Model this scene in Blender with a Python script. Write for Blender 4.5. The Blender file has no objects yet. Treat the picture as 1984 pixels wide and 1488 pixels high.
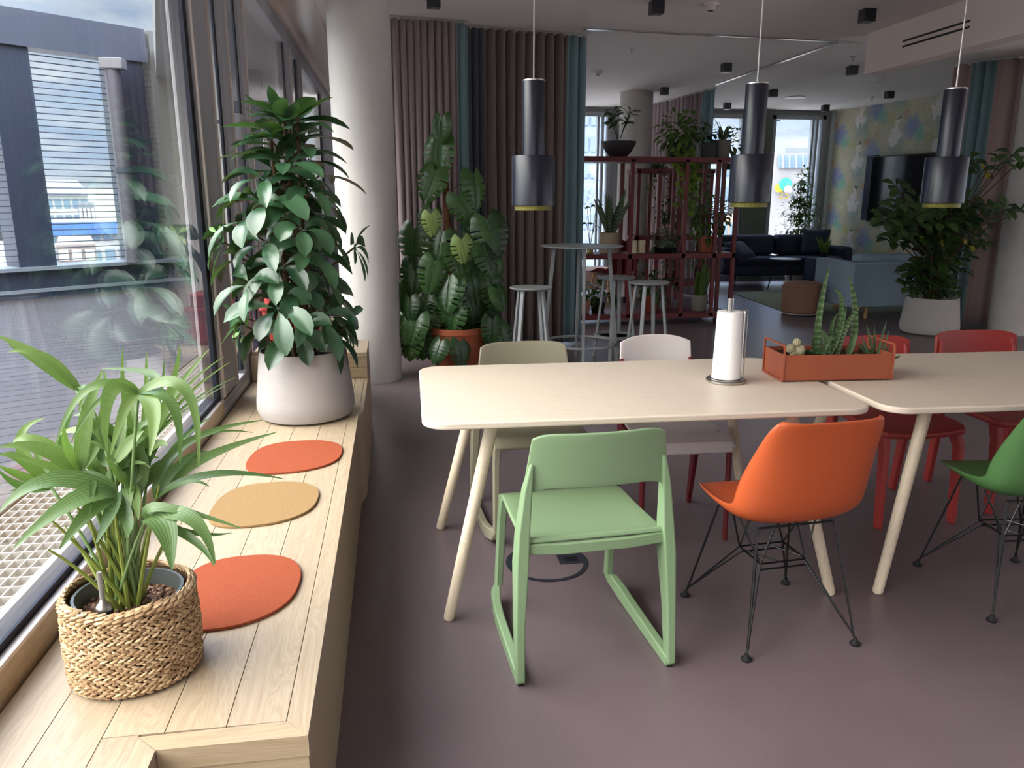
import bpy, bmesh, math, random
from mathutils import Vector, Matrix
R=random.Random(7)
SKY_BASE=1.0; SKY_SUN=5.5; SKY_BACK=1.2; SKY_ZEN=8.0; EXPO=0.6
SC=bpy.context.scene
COL=SC.collection
pi=math.pi
# ---------------------------------------------------------------- camera model (metres; x across the room, y along the window wall)
F=1500.0; CZ=1.45; PITCH=math.atan(359/1500.); YAW=math.atan(.1547/1.0282)
_cp,_sp=math.cos(PITCH),math.sin(PITCH); _cy,_sy=math.cos(YAW),math.sin(YAW)
def ray(u,v):
    x=(u-992)/F; y=(744-v)/F
    X,Y,Z=x,_cp+y*_sp,-_sp+y*_cp
    return Vector((X*_cy+Y*_sy, -X*_sy+Y*_cy, Z))
CAMP=Vector((0,0,CZ))
def PZ(u,v,z=0.):
    r=ray(u,v); return CAMP+r*((z-CZ)/r.z)
def PX(u,v,x):
    r=ray(u,v); return CAMP+r*(x/r.x)
def PY(u,v,y):
    r=ray(u,v); return CAMP+r*(y/r.y)
cd=bpy.data.cameras.new('camera'); cam=bpy.data.objects.new('camera',cd); COL.objects.link(cam)
cam.location=CAMP; cam.rotation_euler=(pi/2-PITCH,0,-YAW)
cd.sensor_width=36; cd.lens=F/1984*36; cd.clip_start=.05; cd.clip_end=500
SC.camera=cam
# ---------------------------------------------------------------- materials
def lin(c):
    def f(x):
        x/=255.; return x/12.92 if x<=.04045 else ((x+.055)/1.055)**2.4
    return (f(c[0]),f(c[1]),f(c[2]),1)
class NT:
    def __init__(s,m):
        m.use_nodes=True; s.t=m.node_tree; s.n=s.t.nodes; s.n.clear()
    def new(s,typ,inp=None,**kw):
        n=s.n.new(typ)
        for k,v in kw.items(): setattr(n,k,v)
        if inp:
            for k,v in inp.items():
                if hasattr(v,'is_output'): s.t.links.new(v,n.inputs[k])
                else: n.inputs[k].default_value=v
        return n
    def m(s,op,a,b=0.,c=0.,clamp=False):
        n=s.n.new('ShaderNodeMath'); n.operation=op; n.use_clamp=clamp
        for i,v in enumerate((a,b,c)):
            if hasattr(v,'is_output'): s.t.links.new(v,n.inputs[i])
            else: n.inputs[i].default_value=v
        return n.outputs[0]
    def mix(s,f,a,b,mode='MIX'):
        n=s.n.new('ShaderNodeMix'); n.data_type='RGBA'; n.blend_type=mode
        for i,v in ((0,f),(6,a),(7,b)):
            if hasattr(v,'is_output'): s.t.links.new(v,n.inputs[i])
            else: n.inputs[i].default_value=v
        return n.outputs[2]
    def ramp(s,f,stops,interp='LINEAR'):
        n=s.n.new('ShaderNodeValToRGB'); s.t.links.new(f,n.inputs[0]); r=n.color_ramp; r.interpolation=interp
        while len(r.elements)<len(stops): r.elements.new(.5)
        for e,(p,c) in zip(r.elements,stops): e.position=p; e.color=c if len(c)==4 else lin(c)
        return n.outputs[0]
    def coord(s,which='Object',scale=(1,1,1),loc=(0,0,0),rot=(0,0,0)):
        tc=s.new('ShaderNodeTexCoord')
        mp=s.new('ShaderNodeMapping',{'Vector':tc.outputs[which],'Scale':scale,'Location':loc,'Rotation':rot})
        return mp.outputs[0]
    def noise(s,vec,scale=5,detail=3,rough=.5,dist=0.):
        return s.new('ShaderNodeTexNoise',{'Vector':vec,'Scale':scale,'Detail':detail,'Roughness':rough,'Distortion':dist}).outputs[0]
    def out(s,sh): s.new('ShaderNodeOutputMaterial',{'Surface':sh})
    def bsdf(s,col,rough=.5,spec=.5,metal=0.,bump=None,bstr=.3,bdist=.01,**kw):
        inp={'Base Color':col,'Roughness':rough,'Specular IOR Level':spec,'Metallic':metal}
        if bump is not None:
            inp['Normal']=s.new('ShaderNodeBump',{'Height':bump,'Strength':bstr,'Distance':bdist}).outputs[0]
        inp.update(kw)
        b=s.new('ShaderNodeBsdfPrincipled',inp); s.out(b.outputs[0]); return b
MATS={}
def mat(name,c=(128,128,128),rough=.5,spec=.5,metal=0.,var=.0,vscale=4.,bump=0.,bscale=60.,**kw):
    if name in MATS: return MATS[name]
    m=bpy.data.materials.new(name); t=NT(m)
    v=t.coord('Object')
    col=lin(c)
    n=t.noise(v,vscale,4)
    k=max(var,.03)
    colm=t.mix(n,tuple(x*(1-k) for x in col[:3])+(1,),tuple(min(1,x*(1+k)) for x in col[:3])+(1,))
    b=None
    if bump: b=t.noise(v,bscale,3)
    t.bsdf(colm,rough,spec,metal,b,bump,.004,**kw)
    MATS[name]=m; return m
def wood(name,ca,cb,axis='y',ring=22.,rough=.45,contrast=1.,bump=.1):
    m=bpy.data.materials.new(name); t=NT(m)
    geo=t.new('ShaderNodeNewGeometry'); tc=t.new('ShaderNodeTexCoord')
    rnd=geo.outputs['Random Per Island']
    sc={'x':(.09,1,1),'y':(1,.09,1),'z':(1,1,.09)}[axis]
    off=t.new('ShaderNodeCombineXYZ',{0:t.m('MULTIPLY',rnd,7.3),1:t.m('MULTIPLY',rnd,13.7),2:t.m('MULTIPLY',rnd,5.1)})
    add=t.new('ShaderNodeVectorMath',{0:tc.outputs['Object'],1:off.outputs[0]},operation='ADD')
    v=t.new('ShaderNodeMapping',{'Vector':add.outputs[0],'Scale':sc}).outputs[0]
    d=t.noise(v,5,2,.5)
    v2=t.new('ShaderNodeVectorMath',{0:v,1:t.new('ShaderNodeCombineXYZ',{0:d,1:d,2:d}).outputs[0]},operation='ADD').outputs[0]
    w=t.noise(v2,ring,1.,.4,1.2)
    rings=t.m('FRACT',t.m('MULTIPLY',w,6.))
    rings=t.m('ABSOLUTE',t.m('SUBTRACT',rings,.5))
    fine=t.noise(t.new('ShaderNodeMapping',{'Vector':add.outputs[0],'Scale':tuple(220 if s==1 else 5 for s in sc)}).outputs[0],1,2,.6)
    f=t.m('ADD',t.m('MULTIPLY',rings,.75*contrast),t.m('MULTIPLY',fine,.45))
    col=t.ramp(f,[(.1,ca),(.75,cb)])
    tone=t.m('ADD',.9,t.m('MULTIPLY',rnd,.16))
    col=t.mix(1.,col,t.new('ShaderNodeCombineColor',{0:tone,1:tone,2:tone}).outputs[0],'MULTIPLY')
    t.bsdf(col,rough,.4,0,f,bump,.002)
    MATS[name]=m; return m
M_bench=wood('pale ash planks',(154,134,110),(184,167,144),'y',contrast=.6)
M_benchx=wood('pale ash cross grain',(154,133,106),(184,165,138),'x',contrast=.6)
M_tabletop=wood('bleached oak top',(208,192,174),(226,212,197),'x',ring=12.,contrast=.5,rough=.42)
M_tleg=wood('bleached oak leg',(188,170,148),(214,200,178),'z',ring=18.)
M_beech=wood('light beech',(150,110,70),(190,150,105),'z')
M_green=mat('matt green plastic',(124,148,112),.42,.45,var=.02)
M_olive=mat('olive grey plastic',(132,126,106),.42,.45)
M_orange=mat('burnt orange shell',(184,84,44),.38,.45)
M_dgreen=mat('forest green shell',(70,108,60),.4,.45)
M_red=mat('signal red plastic',(150,50,46),.45,.4)
M_redmetal=mat('dark red powder coat',(92,20,26),.45,.4)
M_white=mat('warm white plastic',(200,190,188),.42,.45)
M_blackwire=mat('black wire steel',(26,26,28),.3,.6,.3)
M_blackmetal=mat('black lacquer metal',(20,23,32),.34,.6)
M_lamp=mat('graphite lacquered aluminium',(9,13,32),.3,.5,.0)
M_brass=mat('perforated brass ring',(120,116,58),.4,.6,.7,bump=1.,bscale=300)
M_steel=mat('brushed steel',(176,172,168),.28,.6,1.,var=.05)
M_greymetal=mat('light grey powder coat',(142,146,148),.45,.4)
M_terra=mat('terracotta clay',(150,80,56),.75,.25,var=.1,vscale=9)
M_terrapl=mat('terracotta painted steel',(150,78,54),.45,.4)
M_black=mat('matt black',(16,16,18),.5,.4)
M_darkrub=mat('black rubber',(22,22,24),.7,.3)
M_navy=mat('navy wool upholstery',(58,64,80),.9,.15,var=.1,bump=.3,bscale=180)
M_blue=mat('light blue upholstery',(140,160,176),.85,.2,var=.05,bump=.3,bscale=180)
M_pouf=mat('brown striped wool',(150,116,96),.9,.15,var=.15,bump=.4,bscale=120)
M_felt_o=mat('orange felt',(146,74,50),.95,.1,var=.07,vscale=160,bump=.4,bscale=400)
M_felt_y=mat('mustard felt',(144,116,80),.95,.1,var=.07,vscale=160,bump=.4,bscale=400)
M_soil=mat('dark soil',(46,36,30),.95,.1,var=.3,vscale=60,bump=1.,bscale=80)
M_pebble=mat('clay pebbles',(112,82,68),.9,.2,var=.35,vscale=45)
M_leaf_grn=None
def leafmat(name,ca,cb,rough=.4,stripes=False,spec=.5,trans=.25,veins=0):
    if name in MATS: return MATS[name]
    m=bpy.data.materials.new(name); t=NT(m)
    geo=t.new('ShaderNodeNewGeometry'); v=t.coord('Object')
    f=t.m('ADD',t.m('MULTIPLY',geo.outputs['Random Per Island'],.6),t.m('MULTIPLY',t.noise(v,14,3),.5))
    col=t.ramp(f,[(.2,ca),(.85,cb)])
    if stripes:
        uv=t.new('ShaderNodeTexCoord').outputs['UV']
        sp=t.new('ShaderNodeSeparateXYZ',{0:uv})
        w=t.m('SINE',t.m('MULTIPLY',t.m('ADD',sp.outputs[1],t.m('MULTIPLY',t.noise(v,60,2),.05)),stripes))
        w=t.m('MULTIPLY',t.m('ADD',w,1),.5,clamp=True)
        w=t.m('POWER',w,2.)
        col=t.mix(t.m('MULTIPLY',w,.42),col,lin((150,166,116)))
    if veins:
        uv=t.new('ShaderNodeTexCoord').outputs['UV']; sp=t.new('ShaderNodeSeparateXYZ',{0:uv})
        w=t.m('POWER',t.m('ABSOLUTE',t.m('SINE',t.m('MULTIPLY',sp.outputs[0],veins))),.5)
        col=t.mix(t.m('MULTIPLY',t.m('SUBTRACT',1.,w),.55),col,lin((150,176,120)))
    b=t.new('ShaderNodeBsdfPrincipled',{'Base Color':col,'Roughness':rough,'Specular IOR Level':spec})
    tr=t.new('ShaderNodeBsdfTranslucent',{'Color':t.mix(.5,col,lin((120,170,40)),'MIX')})
    mx=t.new('ShaderNodeMixShader',{0:trans,1:b.outputs[0],2:tr.outputs[0]})
    t.out(mx.outputs[0]); MATS[name]=m; return m
M_lf_ficus=leafmat('deep green waxy leaf',(28,58,38),(62,96,66),.32,spec=.7,trans=.12)
M_lf_mon=leafmat('split leaf green',(22,50,28),(64,100,50),.34,spec=.6,trans=.2)
M_lf_palm=leafmat('palm leaf green',(58,92,46),(116,140,76),.38,trans=.3,veins=22.)
M_lf_dark=leafmat('shade leaf green',(24,46,24),(56,84,38),.42,trans=.15)
M_lf_mid=leafmat('foliage green',(46,74,32),(92,120,54),.45,trans=.2)
M_lf_grey=leafmat('dusty green leaf',(64,84,62),(104,124,92),.5,trans=.15)
M_lf_snake=leafmat('banded snake plant leaf',(40,70,40),(64,96,54),.4,stripes=95.,trans=.1)
M_lf_snake2=leafmat('dark snake plant leaf',(36,52,40),(66,84,66),.4,stripes=90.,trans=.1)
M_lf_haw=leafmat('white banded succulent leaf',(36,60,34),(52,80,44),.45,stripes=170.,trans=.05)
M_lf_yel=leafmat('yellowing leaf',(120,120,30),(150,130,40),.5,trans=.3)
M_stem=mat('plant stem',(84,88,44),.6,.3,var=.2)
M_stembr=mat('woody stem',(74,58,42),.8,.2,var=.3)
M_moss=mat('brown moss pole',(92,62,44),.95,.1,var=.4,vscale=40,bump=1.,bscale=70)
M_cactus=mat('woolly cactus',(168,160,130),.9,.1,var=.3,vscale=70,bump=1.,bscale=150)
def concrete(name,c,rough=.6,streak=False,k=.14):
    m=bpy.data.materials.new(name); t=NT(m); v=t.coord('Object')
    a=t.noise(v,2.2,6,.6); b=t.noise(t.coord('Object',scale=(1,1,6) if streak else (1,1,.35)),9,4,.6)
    f=t.m('ADD',t.m('MULTIPLY',a,.6),t.m('MULTIPLY',b,.4))
    col=lin(c)
    cc=t.ramp(f,[(.25,tuple(x*(1-k) for x in col[:3])+(1,)),(.75,tuple(min(1,x*(1+k)) for x in col[:3])+(1,))])
    pit=t.new('ShaderNodeTexVoronoi',{'Vector':v,'Scale':26.}).outputs['Distance']
    pm=t.m('LESS_THAN',pit,.055)
    cc=t.mix(t.m('MULTIPLY',pm,.5),cc,lin((70,66,64)))
    t.bsdf(cc,rough,.35,0,t.noise(v,40,3),.12,.003)
    MATS[name]=m; return m
M_conc=concrete('raw concrete column',(182,178,174))
M_pot=concrete('pale cement pot',(158,152,150),.75,True,.07)
M_pot2=concrete('grey cement pot',(158,154,150),.75,True,.08)
# floor
def mk_floor():
    m=bpy.data.materials.new('aubergine linoleum'); t=NT(m); v=t.coord('Object')
    n=t.noise(v,1.1,5,.6); n2=t.noise(v,90,2)
    col=t.ramp(t.m('ADD',t.m('MULTIPLY',n,.8),t.m('MULTIPLY',n2,.2)),[(.3,(90,78,81)),(.75,(111,96,100))])
    sp=t.new('ShaderNodeTexVoronoi',{'Vector':t.coord('Object',scale=(3,1.2,1)),'Scale':2.3}).outputs['Distance']
    col=t.mix(t.m('MULTIPLY',t.m('LESS_THAN',sp,.012),.25),col,lin((170,150,160)))
    t.bsdf(col,t.m('ADD',.30,t.m('MULTIPLY',n,.12)),.5,0,t.noise(v,18,3),.03,.002)
    return m
M_floor=mk_floor()
M_ceil=mat('warm white ceiling',(226,218,214),.9,.2,var=.02)
M_soffit=mat('pale soffit paint',(206,192,184),.9,.2)
M_wallw=mat('off white wall paint',(190,184,178),.85,.2)
M_panelb=mat('glossy beige panel',(206,188,178),.3,.5)
M_frame=mat('bronze anodised frame',(146,144,150),.5,.4,.0,var=.03)
M_gasket=mat('dark blue gasket',(16,20,34),.6,.3)
M_framelt=mat('bright frame edge',(196,186,180),.35,.5,.5)
M_deck=wood('weathered grey decking',(38,34,37),(64,59,62),'x',ring=10.,rough=.6)
M_extdark=mat('anthracite cladding',(34,43,62),.5,.4)
M_extgrey=mat('grey exterior steel',(66,72,88),.5,.4)
def mk_glass():
    m=bpy.data.materials.new('window glass'); t=NT(m)
    g=t.new('ShaderNodeNewGeometry')
    ior=t.m('SUBTRACT',1.75,t.m('MULTIPLY',g.outputs['Backfacing'],1.75-1/1.75))
    fr=t.new('ShaderNodeFresnel',{'IOR':ior}).outputs[0]
    tr=t.new('ShaderNodeBsdfTransparent',{'Color':(.93,.96,.97,1)})
    gl=t.new('ShaderNodeBsdfGlossy',{'Color':(1,1,1,1),'Roughness':.01})
    t.out(t.new('ShaderNodeMixShader',{0:fr,1:tr.outputs[0],2:gl.outputs[0]}).outputs[0])
    return m
M_glass=mk_glass()
def fabric(name,ca,rough=.85,bs=(220,220,40)):
    m=bpy.data.materials.new(name); t=NT(m)
    n=t.noise(t.coord('Object',scale=bs),1,2,.6); l=t.noise(t.coord('Object'),1.5,3)
    c=lin(ca); col=t.mix(n,tuple(x*.82 for x in c[:3])+(1,),tuple(min(1,x*1.15) for x in c[:3])+(1,))
    t.bsdf(col,rough,.25,0,n,.15,.002,**{'Sheen Weight':.25}); MATS[name]=m; return m
M_cur_mauve=fabric('mauve curtain cloth',(136,120,122)); M_cur_brown=fabric('taupe brown curtain cloth',(104,92,88))
M_cur_teal=fabric('teal curtain cloth',(100,126,132)); M_cur_rose=fabric('dusty rose curtain cloth',(150,128,124)); M_cur_dark=fabric('dark slate curtain cloth',(58,62,70))
# ---------------------------------------------------------------- mesh builder
class MB:
    def __init__(s): s.v=[]; s.f=[]; s.uv=[]; s.has_uv=False
    def add(s,vs,fs,uvs=None):
        o=len(s.v); s.v+= [Vector(p) for p in vs]; s.f+=[tuple(i+o for i in f) for f in fs]
        s.uv+= uvs if uvs else [(0,0)]*len(vs)
        if uvs: s.has_uv=True
        return s
    def box(s,a,b,M=None):
        x0,y0,z0=a; x1,y1,z1=b
        vs=[(x0,y0,z0),(x1,y0,z0),(x1,y1,z0),(x0,y1,z0),(x0,y0,z1),(x1,y0,z1),(x1,y1,z1),(x0,y1,z1)]
        if M is not None: vs=[M@Vector(p) for p in vs]
        return s.add(vs,[(3,2,1,0),(4,5,6,7),(0,1,5,4),(1,2,6,5),(2,3,7,6),(3,0,4,7)])
    def tube(s,path,r,n=8,caps=True,flat=None):
        path=[Vector(p) for p in path]; rs=r if isinstance(r,(list,tuple)) else [r]*len(path)
        vs=[];fs=[]; prev=None
        for i,p in enumerate(path):
            t=(path[min(i+1,len(path)-1)]-path[max(i-1,0)]).normalized()
            if prev is None:
                a=Vector((0,0,1)) if abs(t.z)<.9 else Vector((1,0,0)); u=t.cross(a).normalized()
            else:
                u=(prev-t*prev.dot(t)).normalized()
            prev=u; w=t.cross(u)
            for k in range(n):
                an=2*pi*k/n; vs.append(p+(u*math.cos(an)+w*math.sin(an))*rs[i])
        for i in range(len(path)-1):
            for k in range(n):
                fs.append((i*n+k,i*n+(k+1)%n,(i+1)*n+(k+1)%n,(i+1)*n+k))
        if caps: fs.append(tuple(range(n))[::-1]); fs.append(tuple((len(path)-1)*n+k for k in range(n)))
        return s.add(vs,fs)
    def lathe(s,prof,c=(0,0,0),n=32,sx=1.,sy=1.):
        vs=[];fs=[];c=Vector(c)
        for (r,z) in prof:
            for k in range(n):
                a=2*pi*k/n; vs.append(c+Vector((r*math.cos(a)*sx,r*math.sin(a)*sy,z)))
        for i in range(len(prof)-1):
            for k in range(n): fs.append((i*n+k,i*n+(k+1)%n,(i+1)*n+(k+1)%n,(i+1)*n+k))
        if prof[0][0]>1e-6: fs.append(tuple(range(n))[::-1])
        if prof[-1][0]>1e-6: fs.append(tuple((len(prof)-1)*n+k for k in range(n)))
        return s.add(vs,fs)
    def prism(s,poly,z0,z1,M=None):
        n=len(poly); vs=[(p[0],p[1],z0) for p in poly]+[(p[0],p[1],z1) for p in poly]
        if M is not None: vs=[M@Vector(p) for p in vs]
        return s.add(vs,[tuple(range(n))[::-1],tuple(range(n,2*n))]+[(i,(i+1)%n,(i+1)%n+n,i+n) for i in range(n)])
    def grid(s,pts,uvs=None):   # rows of equal length
        nr,nc=len(pts),len(pts[0]); vs=[p for r in pts for p in r]
        fs=[(i*nc+j,i*nc+j+1,(i+1)*nc+j+1,(i+1)*nc+j) for i in range(nr-1) for j in range(nc-1)]
        if uvs is None: uvs=[(j/(nc-1),i/(nr-1)) for i in range(nr) for j in range(nc)]
        return s.add(vs,fs,uvs)
    def sweep(s,path,hw,ht,side):   # rectangular bar: half width along side, half thickness across
        side=Vector(side); path=[Vector(p) for p in path]; n=len(path)
        hw=hw if isinstance(hw,(list,tuple)) else [hw]*n; ht=ht if isinstance(ht,(list,tuple)) else [ht]*n
        vs=[];fs=[]
        for i,p in enumerate(path):
            if 0<i<n-1:
                t1=(p-path[i-1]).normalized(); t2=(path[i+1]-p).normalized(); t=(t1+t2).normalized()
                k=1/max(.5,t.dot(t1))
            else:
                t=(path[min(i+1,n-1)]-path[max(i-1,0)]).normalized(); k=1
            nn=t.cross(side).normalized()*k
            for a,b in ((-1,-1),(1,-1),(1,1),(-1,1)): vs.append(p+side*hw[i]*a+nn*ht[i]*b)
        for i in range(n-1):
            for k in range(4): fs.append((i*4+k,i*4+(k+1)%4,(i+1)*4+(k+1)%4,(i+1)*4+k))
        fs.append((3,2,1,0)); fs.append(tuple((n-1)*4+k for k in range(4)))
        return s.add(vs,fs)
    def sphere(s,c,r,n=10,m=6,sx=1,sy=1,sz=1):
        c=Vector(c); vs=[];fs=[]
        vs.append(c+Vector((0,0,r*sz)))
        for i in range(1,m):
            t=pi*i/m
            for k in range(n):
                a=2*pi*k/n; vs.append(c+Vector((r*sx*math.sin(t)*math.cos(a),r*sy*math.sin(t)*math.sin(a),r*sz*math.cos(t))))
        vs.append(c-Vector((0,0,r*sz))); L=len(vs)-1
        for k in range(n): fs.append((0,1+k,1+(k+1)%n)); fs.append((L,1+(m-2)*n+(k+1)%n,1+(m-2)*n+k))
        for i in range(m-2):
            for k in range(n): fs.append((1+i*n+k,1+(i+1)*n+k,1+(i+1)*n+(k+1)%n,1+i*n+(k+1)%n))
        return s.add(vs,fs)
def rootof(o):
    while o.parent: o=o.parent
    return o
def build(name,mb,material,parent=None,smooth=True,bevel=0.,world=False,solid=0.,sub=0,angle=40,fixn=True):
    if isinstance(mb,MB):
        me=bpy.data.meshes.new(name)
        vs=mb.v
        if world and parent is not None:
            inv=rootof(parent).matrix_basis.inverted(); vs=[inv@p for p in vs]
        me.from_pydata([tuple(p) for p in vs],[],mb.f)
        if mb.has_uv:
            ul=me.uv_layers.new(name='UVMap')
            for lp in me.loops: ul.data[lp.index].uv=mb.uv[lp.vertex_index]
    else: me=mb
    me.materials.append(material)
    if fixn:
        b=bmesh.new(); b.from_mesh(me); bmesh.ops.recalc_face_normals(b,faces=b.faces); b.to_mesh(me); b.free()
    if smooth:
        me.shade_smooth()
        try: me.set_sharp_from_angle(angle=math.radians(angle))
        except Exception: pass
    o=bpy.data.objects.new(name,me); COL.objects.link(o)
    if parent is not None: o.parent=parent
    if solid:
        md=o.modifiers.new('solid','SOLIDIFY'); md.thickness=solid; md.offset=0
    if sub:
        md=o.modifiers.new('sub','SUBSURF'); md.levels=sub; md.render_levels=sub
    if bevel:
        md=o.modifiers.new('bevel','BEVEL'); md.width=bevel; md.segments=3; md.limit_method='ANGLE'; md.angle_limit=math.radians(35)
        md.harden_normals=False
    return o
def tag(o,label=None,cat=None,group=None,kind=None):
    if label: o['label']=label
    if cat: o['category']=cat
    if group: o['group']=group
    if kind: o['kind']=kind
    return o
def thing(name,label,cat,loc=(0,0,0),rz=0.,group=None):
    o=bpy.data.objects.new(name,None); COL.objects.link(o); o.location=loc; o.rotation_euler=(0,0,rz)
    o.empty_display_size=.1
    o.matrix_basis=Matrix.Translation(Vector(loc))@Matrix.Rotation(rz,4,'Z')
    return tag(o,label,cat,group)
def struct(name,mb,m,parent=None,**kw):
    o=build(name,mb,m,parent,**kw); o['kind']='structure'; return o
def copy_tree(o,parent=None):
    c=o.copy(); COL.objects.link(c); c.parent=parent
    for ch in [x for x in bpy.data.objects if x.parent==o]: copy_tree(ch,c)
    return c
def dup(o,label,loc,rz=0.,group=None):
    c=copy_tree(o); c.location=loc; c.rotation_euler=(0,0,rz); c['label']=label
    if group: c['group']=group
    return c
def BX(a,b): return MB().box(a,b)
def arc(c,r,a0,a1,n,z=0.,sy=1.):
    return [(c[0]+r*math.cos(a0+(a1-a0)*i/n),c[1]+r*sy*math.sin(a0+(a1-a0)*i/n),z) for i in range(n+1)]
def rrect(x0,y0,x1,y1,r,n=8):
    p=[]
    for cx,cy,a in ((x1-r,y1-r,0),(x0+r,y1-r,pi/2),(x0+r,y0+r,pi),(x1-r,y0+r,3*pi/2)):
        p+=[(q[0],q[1]) for q in arc((cx,cy),r,a,a+pi/2,n)]
    return p
def bez(p,n=12):
    p=[Vector(q) for q in p]; o=[]
    for i in range(n+1):
        q=list(p); t=i/n
        while len(q)>1: q=[q[j].lerp(q[j+1],t) for j in range(len(q)-1)]
        o.append(q[0])
    return o
# leaf: strip along a curve with folded midrib
def leaf(mb,path,width,up=(0,0,1),fold=.25,prof='ell',cross=2,wav=0.):
    path=[Vector(p) for p in path]; n=len(path)-1; up=Vector(up); rows=[]
    for i,p in enumerate(path):
        t=i/n; tg=(path[min(i+1,n)]-path[max(i-1,0)]).normalized()
        sd=tg.cross(up)
        if sd.length<1e-3: sd=tg.cross(Vector((1,0,.2)))
        sd.normalize(); nn=sd.cross(tg).normalized()
        if prof=='ell': w=math.sin(pi*min(1,t*.97+.015))**.75
        elif prof=='obo': w=(math.sin(pi*t**1.35)**.8 if 0<t<1 else .0)
        elif prof=='lance': w=math.sin(pi*(t*.92+.04)**.62)**.9
        elif prof=='blade': w=min(1,.55+t*1.2)*(1-t**3)**.8
        elif prof=='heart': w=(math.sin(pi*(1-t)**1.9)**.7 if 0<t<1 else .0)
        else: w=1-t
        w=max(w,.02)*width/2
        rows.append([p+sd*w*s_+nn*(abs(s_)*fold*w+wav*math.sin(t*17+s_*2)*w) for s_ in [j/cross for j in range(-cross,cross+1)]])
    mb.grid(rows)

# ================================================================ SETTING
CEIL=2.95; GX=-.86; FY=13.4
struct('floor',BX((-.9,-4.2,-.12),(11.5,FY+.1,0)),M_floor,smooth=False)
struct('ceiling',BX((-.9,-4.2,CEIL),(11.5,FY+.1,CEIL+.2)),M_ceil,smooth=False)
# window wall: sill, transom and frame posts
s=MB(); s.box((-.98,-4.2,0),(-.835,FY,.47)); struct('wall_left',s,M_wallw,smooth=False)
s=MB(); s.box((-.94,-4.2,.47),(-.835,12.4,.515)); s.box((-.94,-4.2,2.71),(-.835,12.4,2.835))
for a,b in ((3.765,4.10),(4.395,4.555),(4.96,5.09),(7.10,7.32),(7.94,8.3),(10.4,12.4),(-.4,-.1),(-4.2,-4.)):
    s.box((-.93,a,.5),(-.835,b,2.72))
win=struct('window_1',s,M_frame,smooth=False,bevel=.004)
s=MB()
for a in (3.70,): s.box((-.90,a,.515),(-.845,a+.06,2.71))
for a in (4.335,4.90,7.04,7.89,10.34): s.box((-.90,a,.53),(-.85,a+.045,2.70))
s.box((-.90,0-.1,.515),(-.85,3.72,.535)); s.box((-.90,0-.1,2.69),(-.85,3.72,2.71))
struct('window_gasket',s,M_gasket,win,smooth=False)
s=MB()
for a in (3.77,4.10,4.555,5.09,7.33): s.box((-.838,a,.52),(-.826,a+.018,2.71))
s.box((-.845,-4,.5065),(-.828,3.75,.5165))
struct('window_trim',s,M_framelt,win,smooth=False)
for k,(a,b) in enumerate(((-4.0,-.4),(-.1,3.765),(4.10,4.395),(4.555,4.96),(5.09,7.1),(7.32,7.94),(8.3,10.4))):
    struct('window_pane',BX((GX-.006,a-.01,.5),(GX+.006,b+.01,2.72)),M_glass,win,smooth=False)
# wooden kick under the frame
struct('baseboard_left',BX((-.845,-4.,.36),(-.829,3.74,.506)),M_bench,smooth=False)
struct('trim_1',BX((-.98,-4.2,2.835),(-.80,12.4,CEIL)),M_panelb,smooth=False)
struct('trim_2',BX((-.80,-4.2,CEIL-.012),(-.55,12.4,CEIL)),M_panelb,smooth=False)
# door handle on the sliding door (D pull)
h=tag(build('door_handle',MB().tube([(-.83,4.66,1.86),(-.74,4.66,1.86),(-.70,4.67,1.83),(-.69,4.68,1.76),(-.70,4.69,1.69),(-.73,4.69,1.655)],.011,10),M_steel,win),kind='structure')
s=MB(); s.box((-.835,4.60,1.76),(-.80,4.72,1.90)); o=build('handle_plate',s,M_frame,win,bevel=.004)
# far wall with three openings
C=MB()
def wallbox(x0,x1,z0,z1,m=C): m.box((x0,FY,z0),(x1,FY+.25,z1))
for a,b in ((-.9,2.4),(3.72,3.98),(4.62,5.45),(6.12,6.62),(7.62,11.5)): wallbox(a,b,0,CEIL)
for a,b in ((2.4,3.72),(3.98,4.62),(5.45,6.12),(6.62,7.62)): wallbox(a,b,2.87,CEIL); wallbox(a,b,0,.08)
struct('wall_far',C,mat('grey far wall paint',(150,150,150),.8,.2),smooth=False)
for i,(a,b) in enumerate(((2.4,3.72),(3.98,4.62),(5.45,6.12),(6.62,7.62))):
    fw=MB(); fw.box((a,FY-.03,.08),(a+.07,FY+.1,2.87)); fw.box((b-.07,FY-.03,.08),(b,FY+.1,2.87)); fw.box((a,FY-.03,2.80),(b,FY+.1,2.87)); fw.box((a,FY-.03,.08),(b,FY+.1,.16))
    if i in (0,3): fw.box((b-.24,FY,.16),(b-.2,FY+.1,2.8)); fw.box((b-.16,FY,.16),(b-.12,FY+.1,2.8))
    w=struct('window_%d'%(i+2),fw,mat('pale grey window frame',(150,156,160),.5,.4),smooth=False,bevel=.004)
    struct('window_pane',BX((a+.02,FY+.03,.1),(b-.02,FY+.042,2.85)),M_glass,w,smooth=False)
struct('trim_3',BX((6.14,FY-.06,0),(6.60,FY,2.87)),mat('olive grey door leaf',(104,110,96),.7,.3),smooth=False,bevel=.005)
build('door_handle',MB().tube([(6.53,FY-.06,1.08),(6.53,FY-.11,1.08),(6.43,FY-.11,1.08)],.012,8),M_steel,bpy.data.objects['trim_3'])['kind']='structure'
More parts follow.
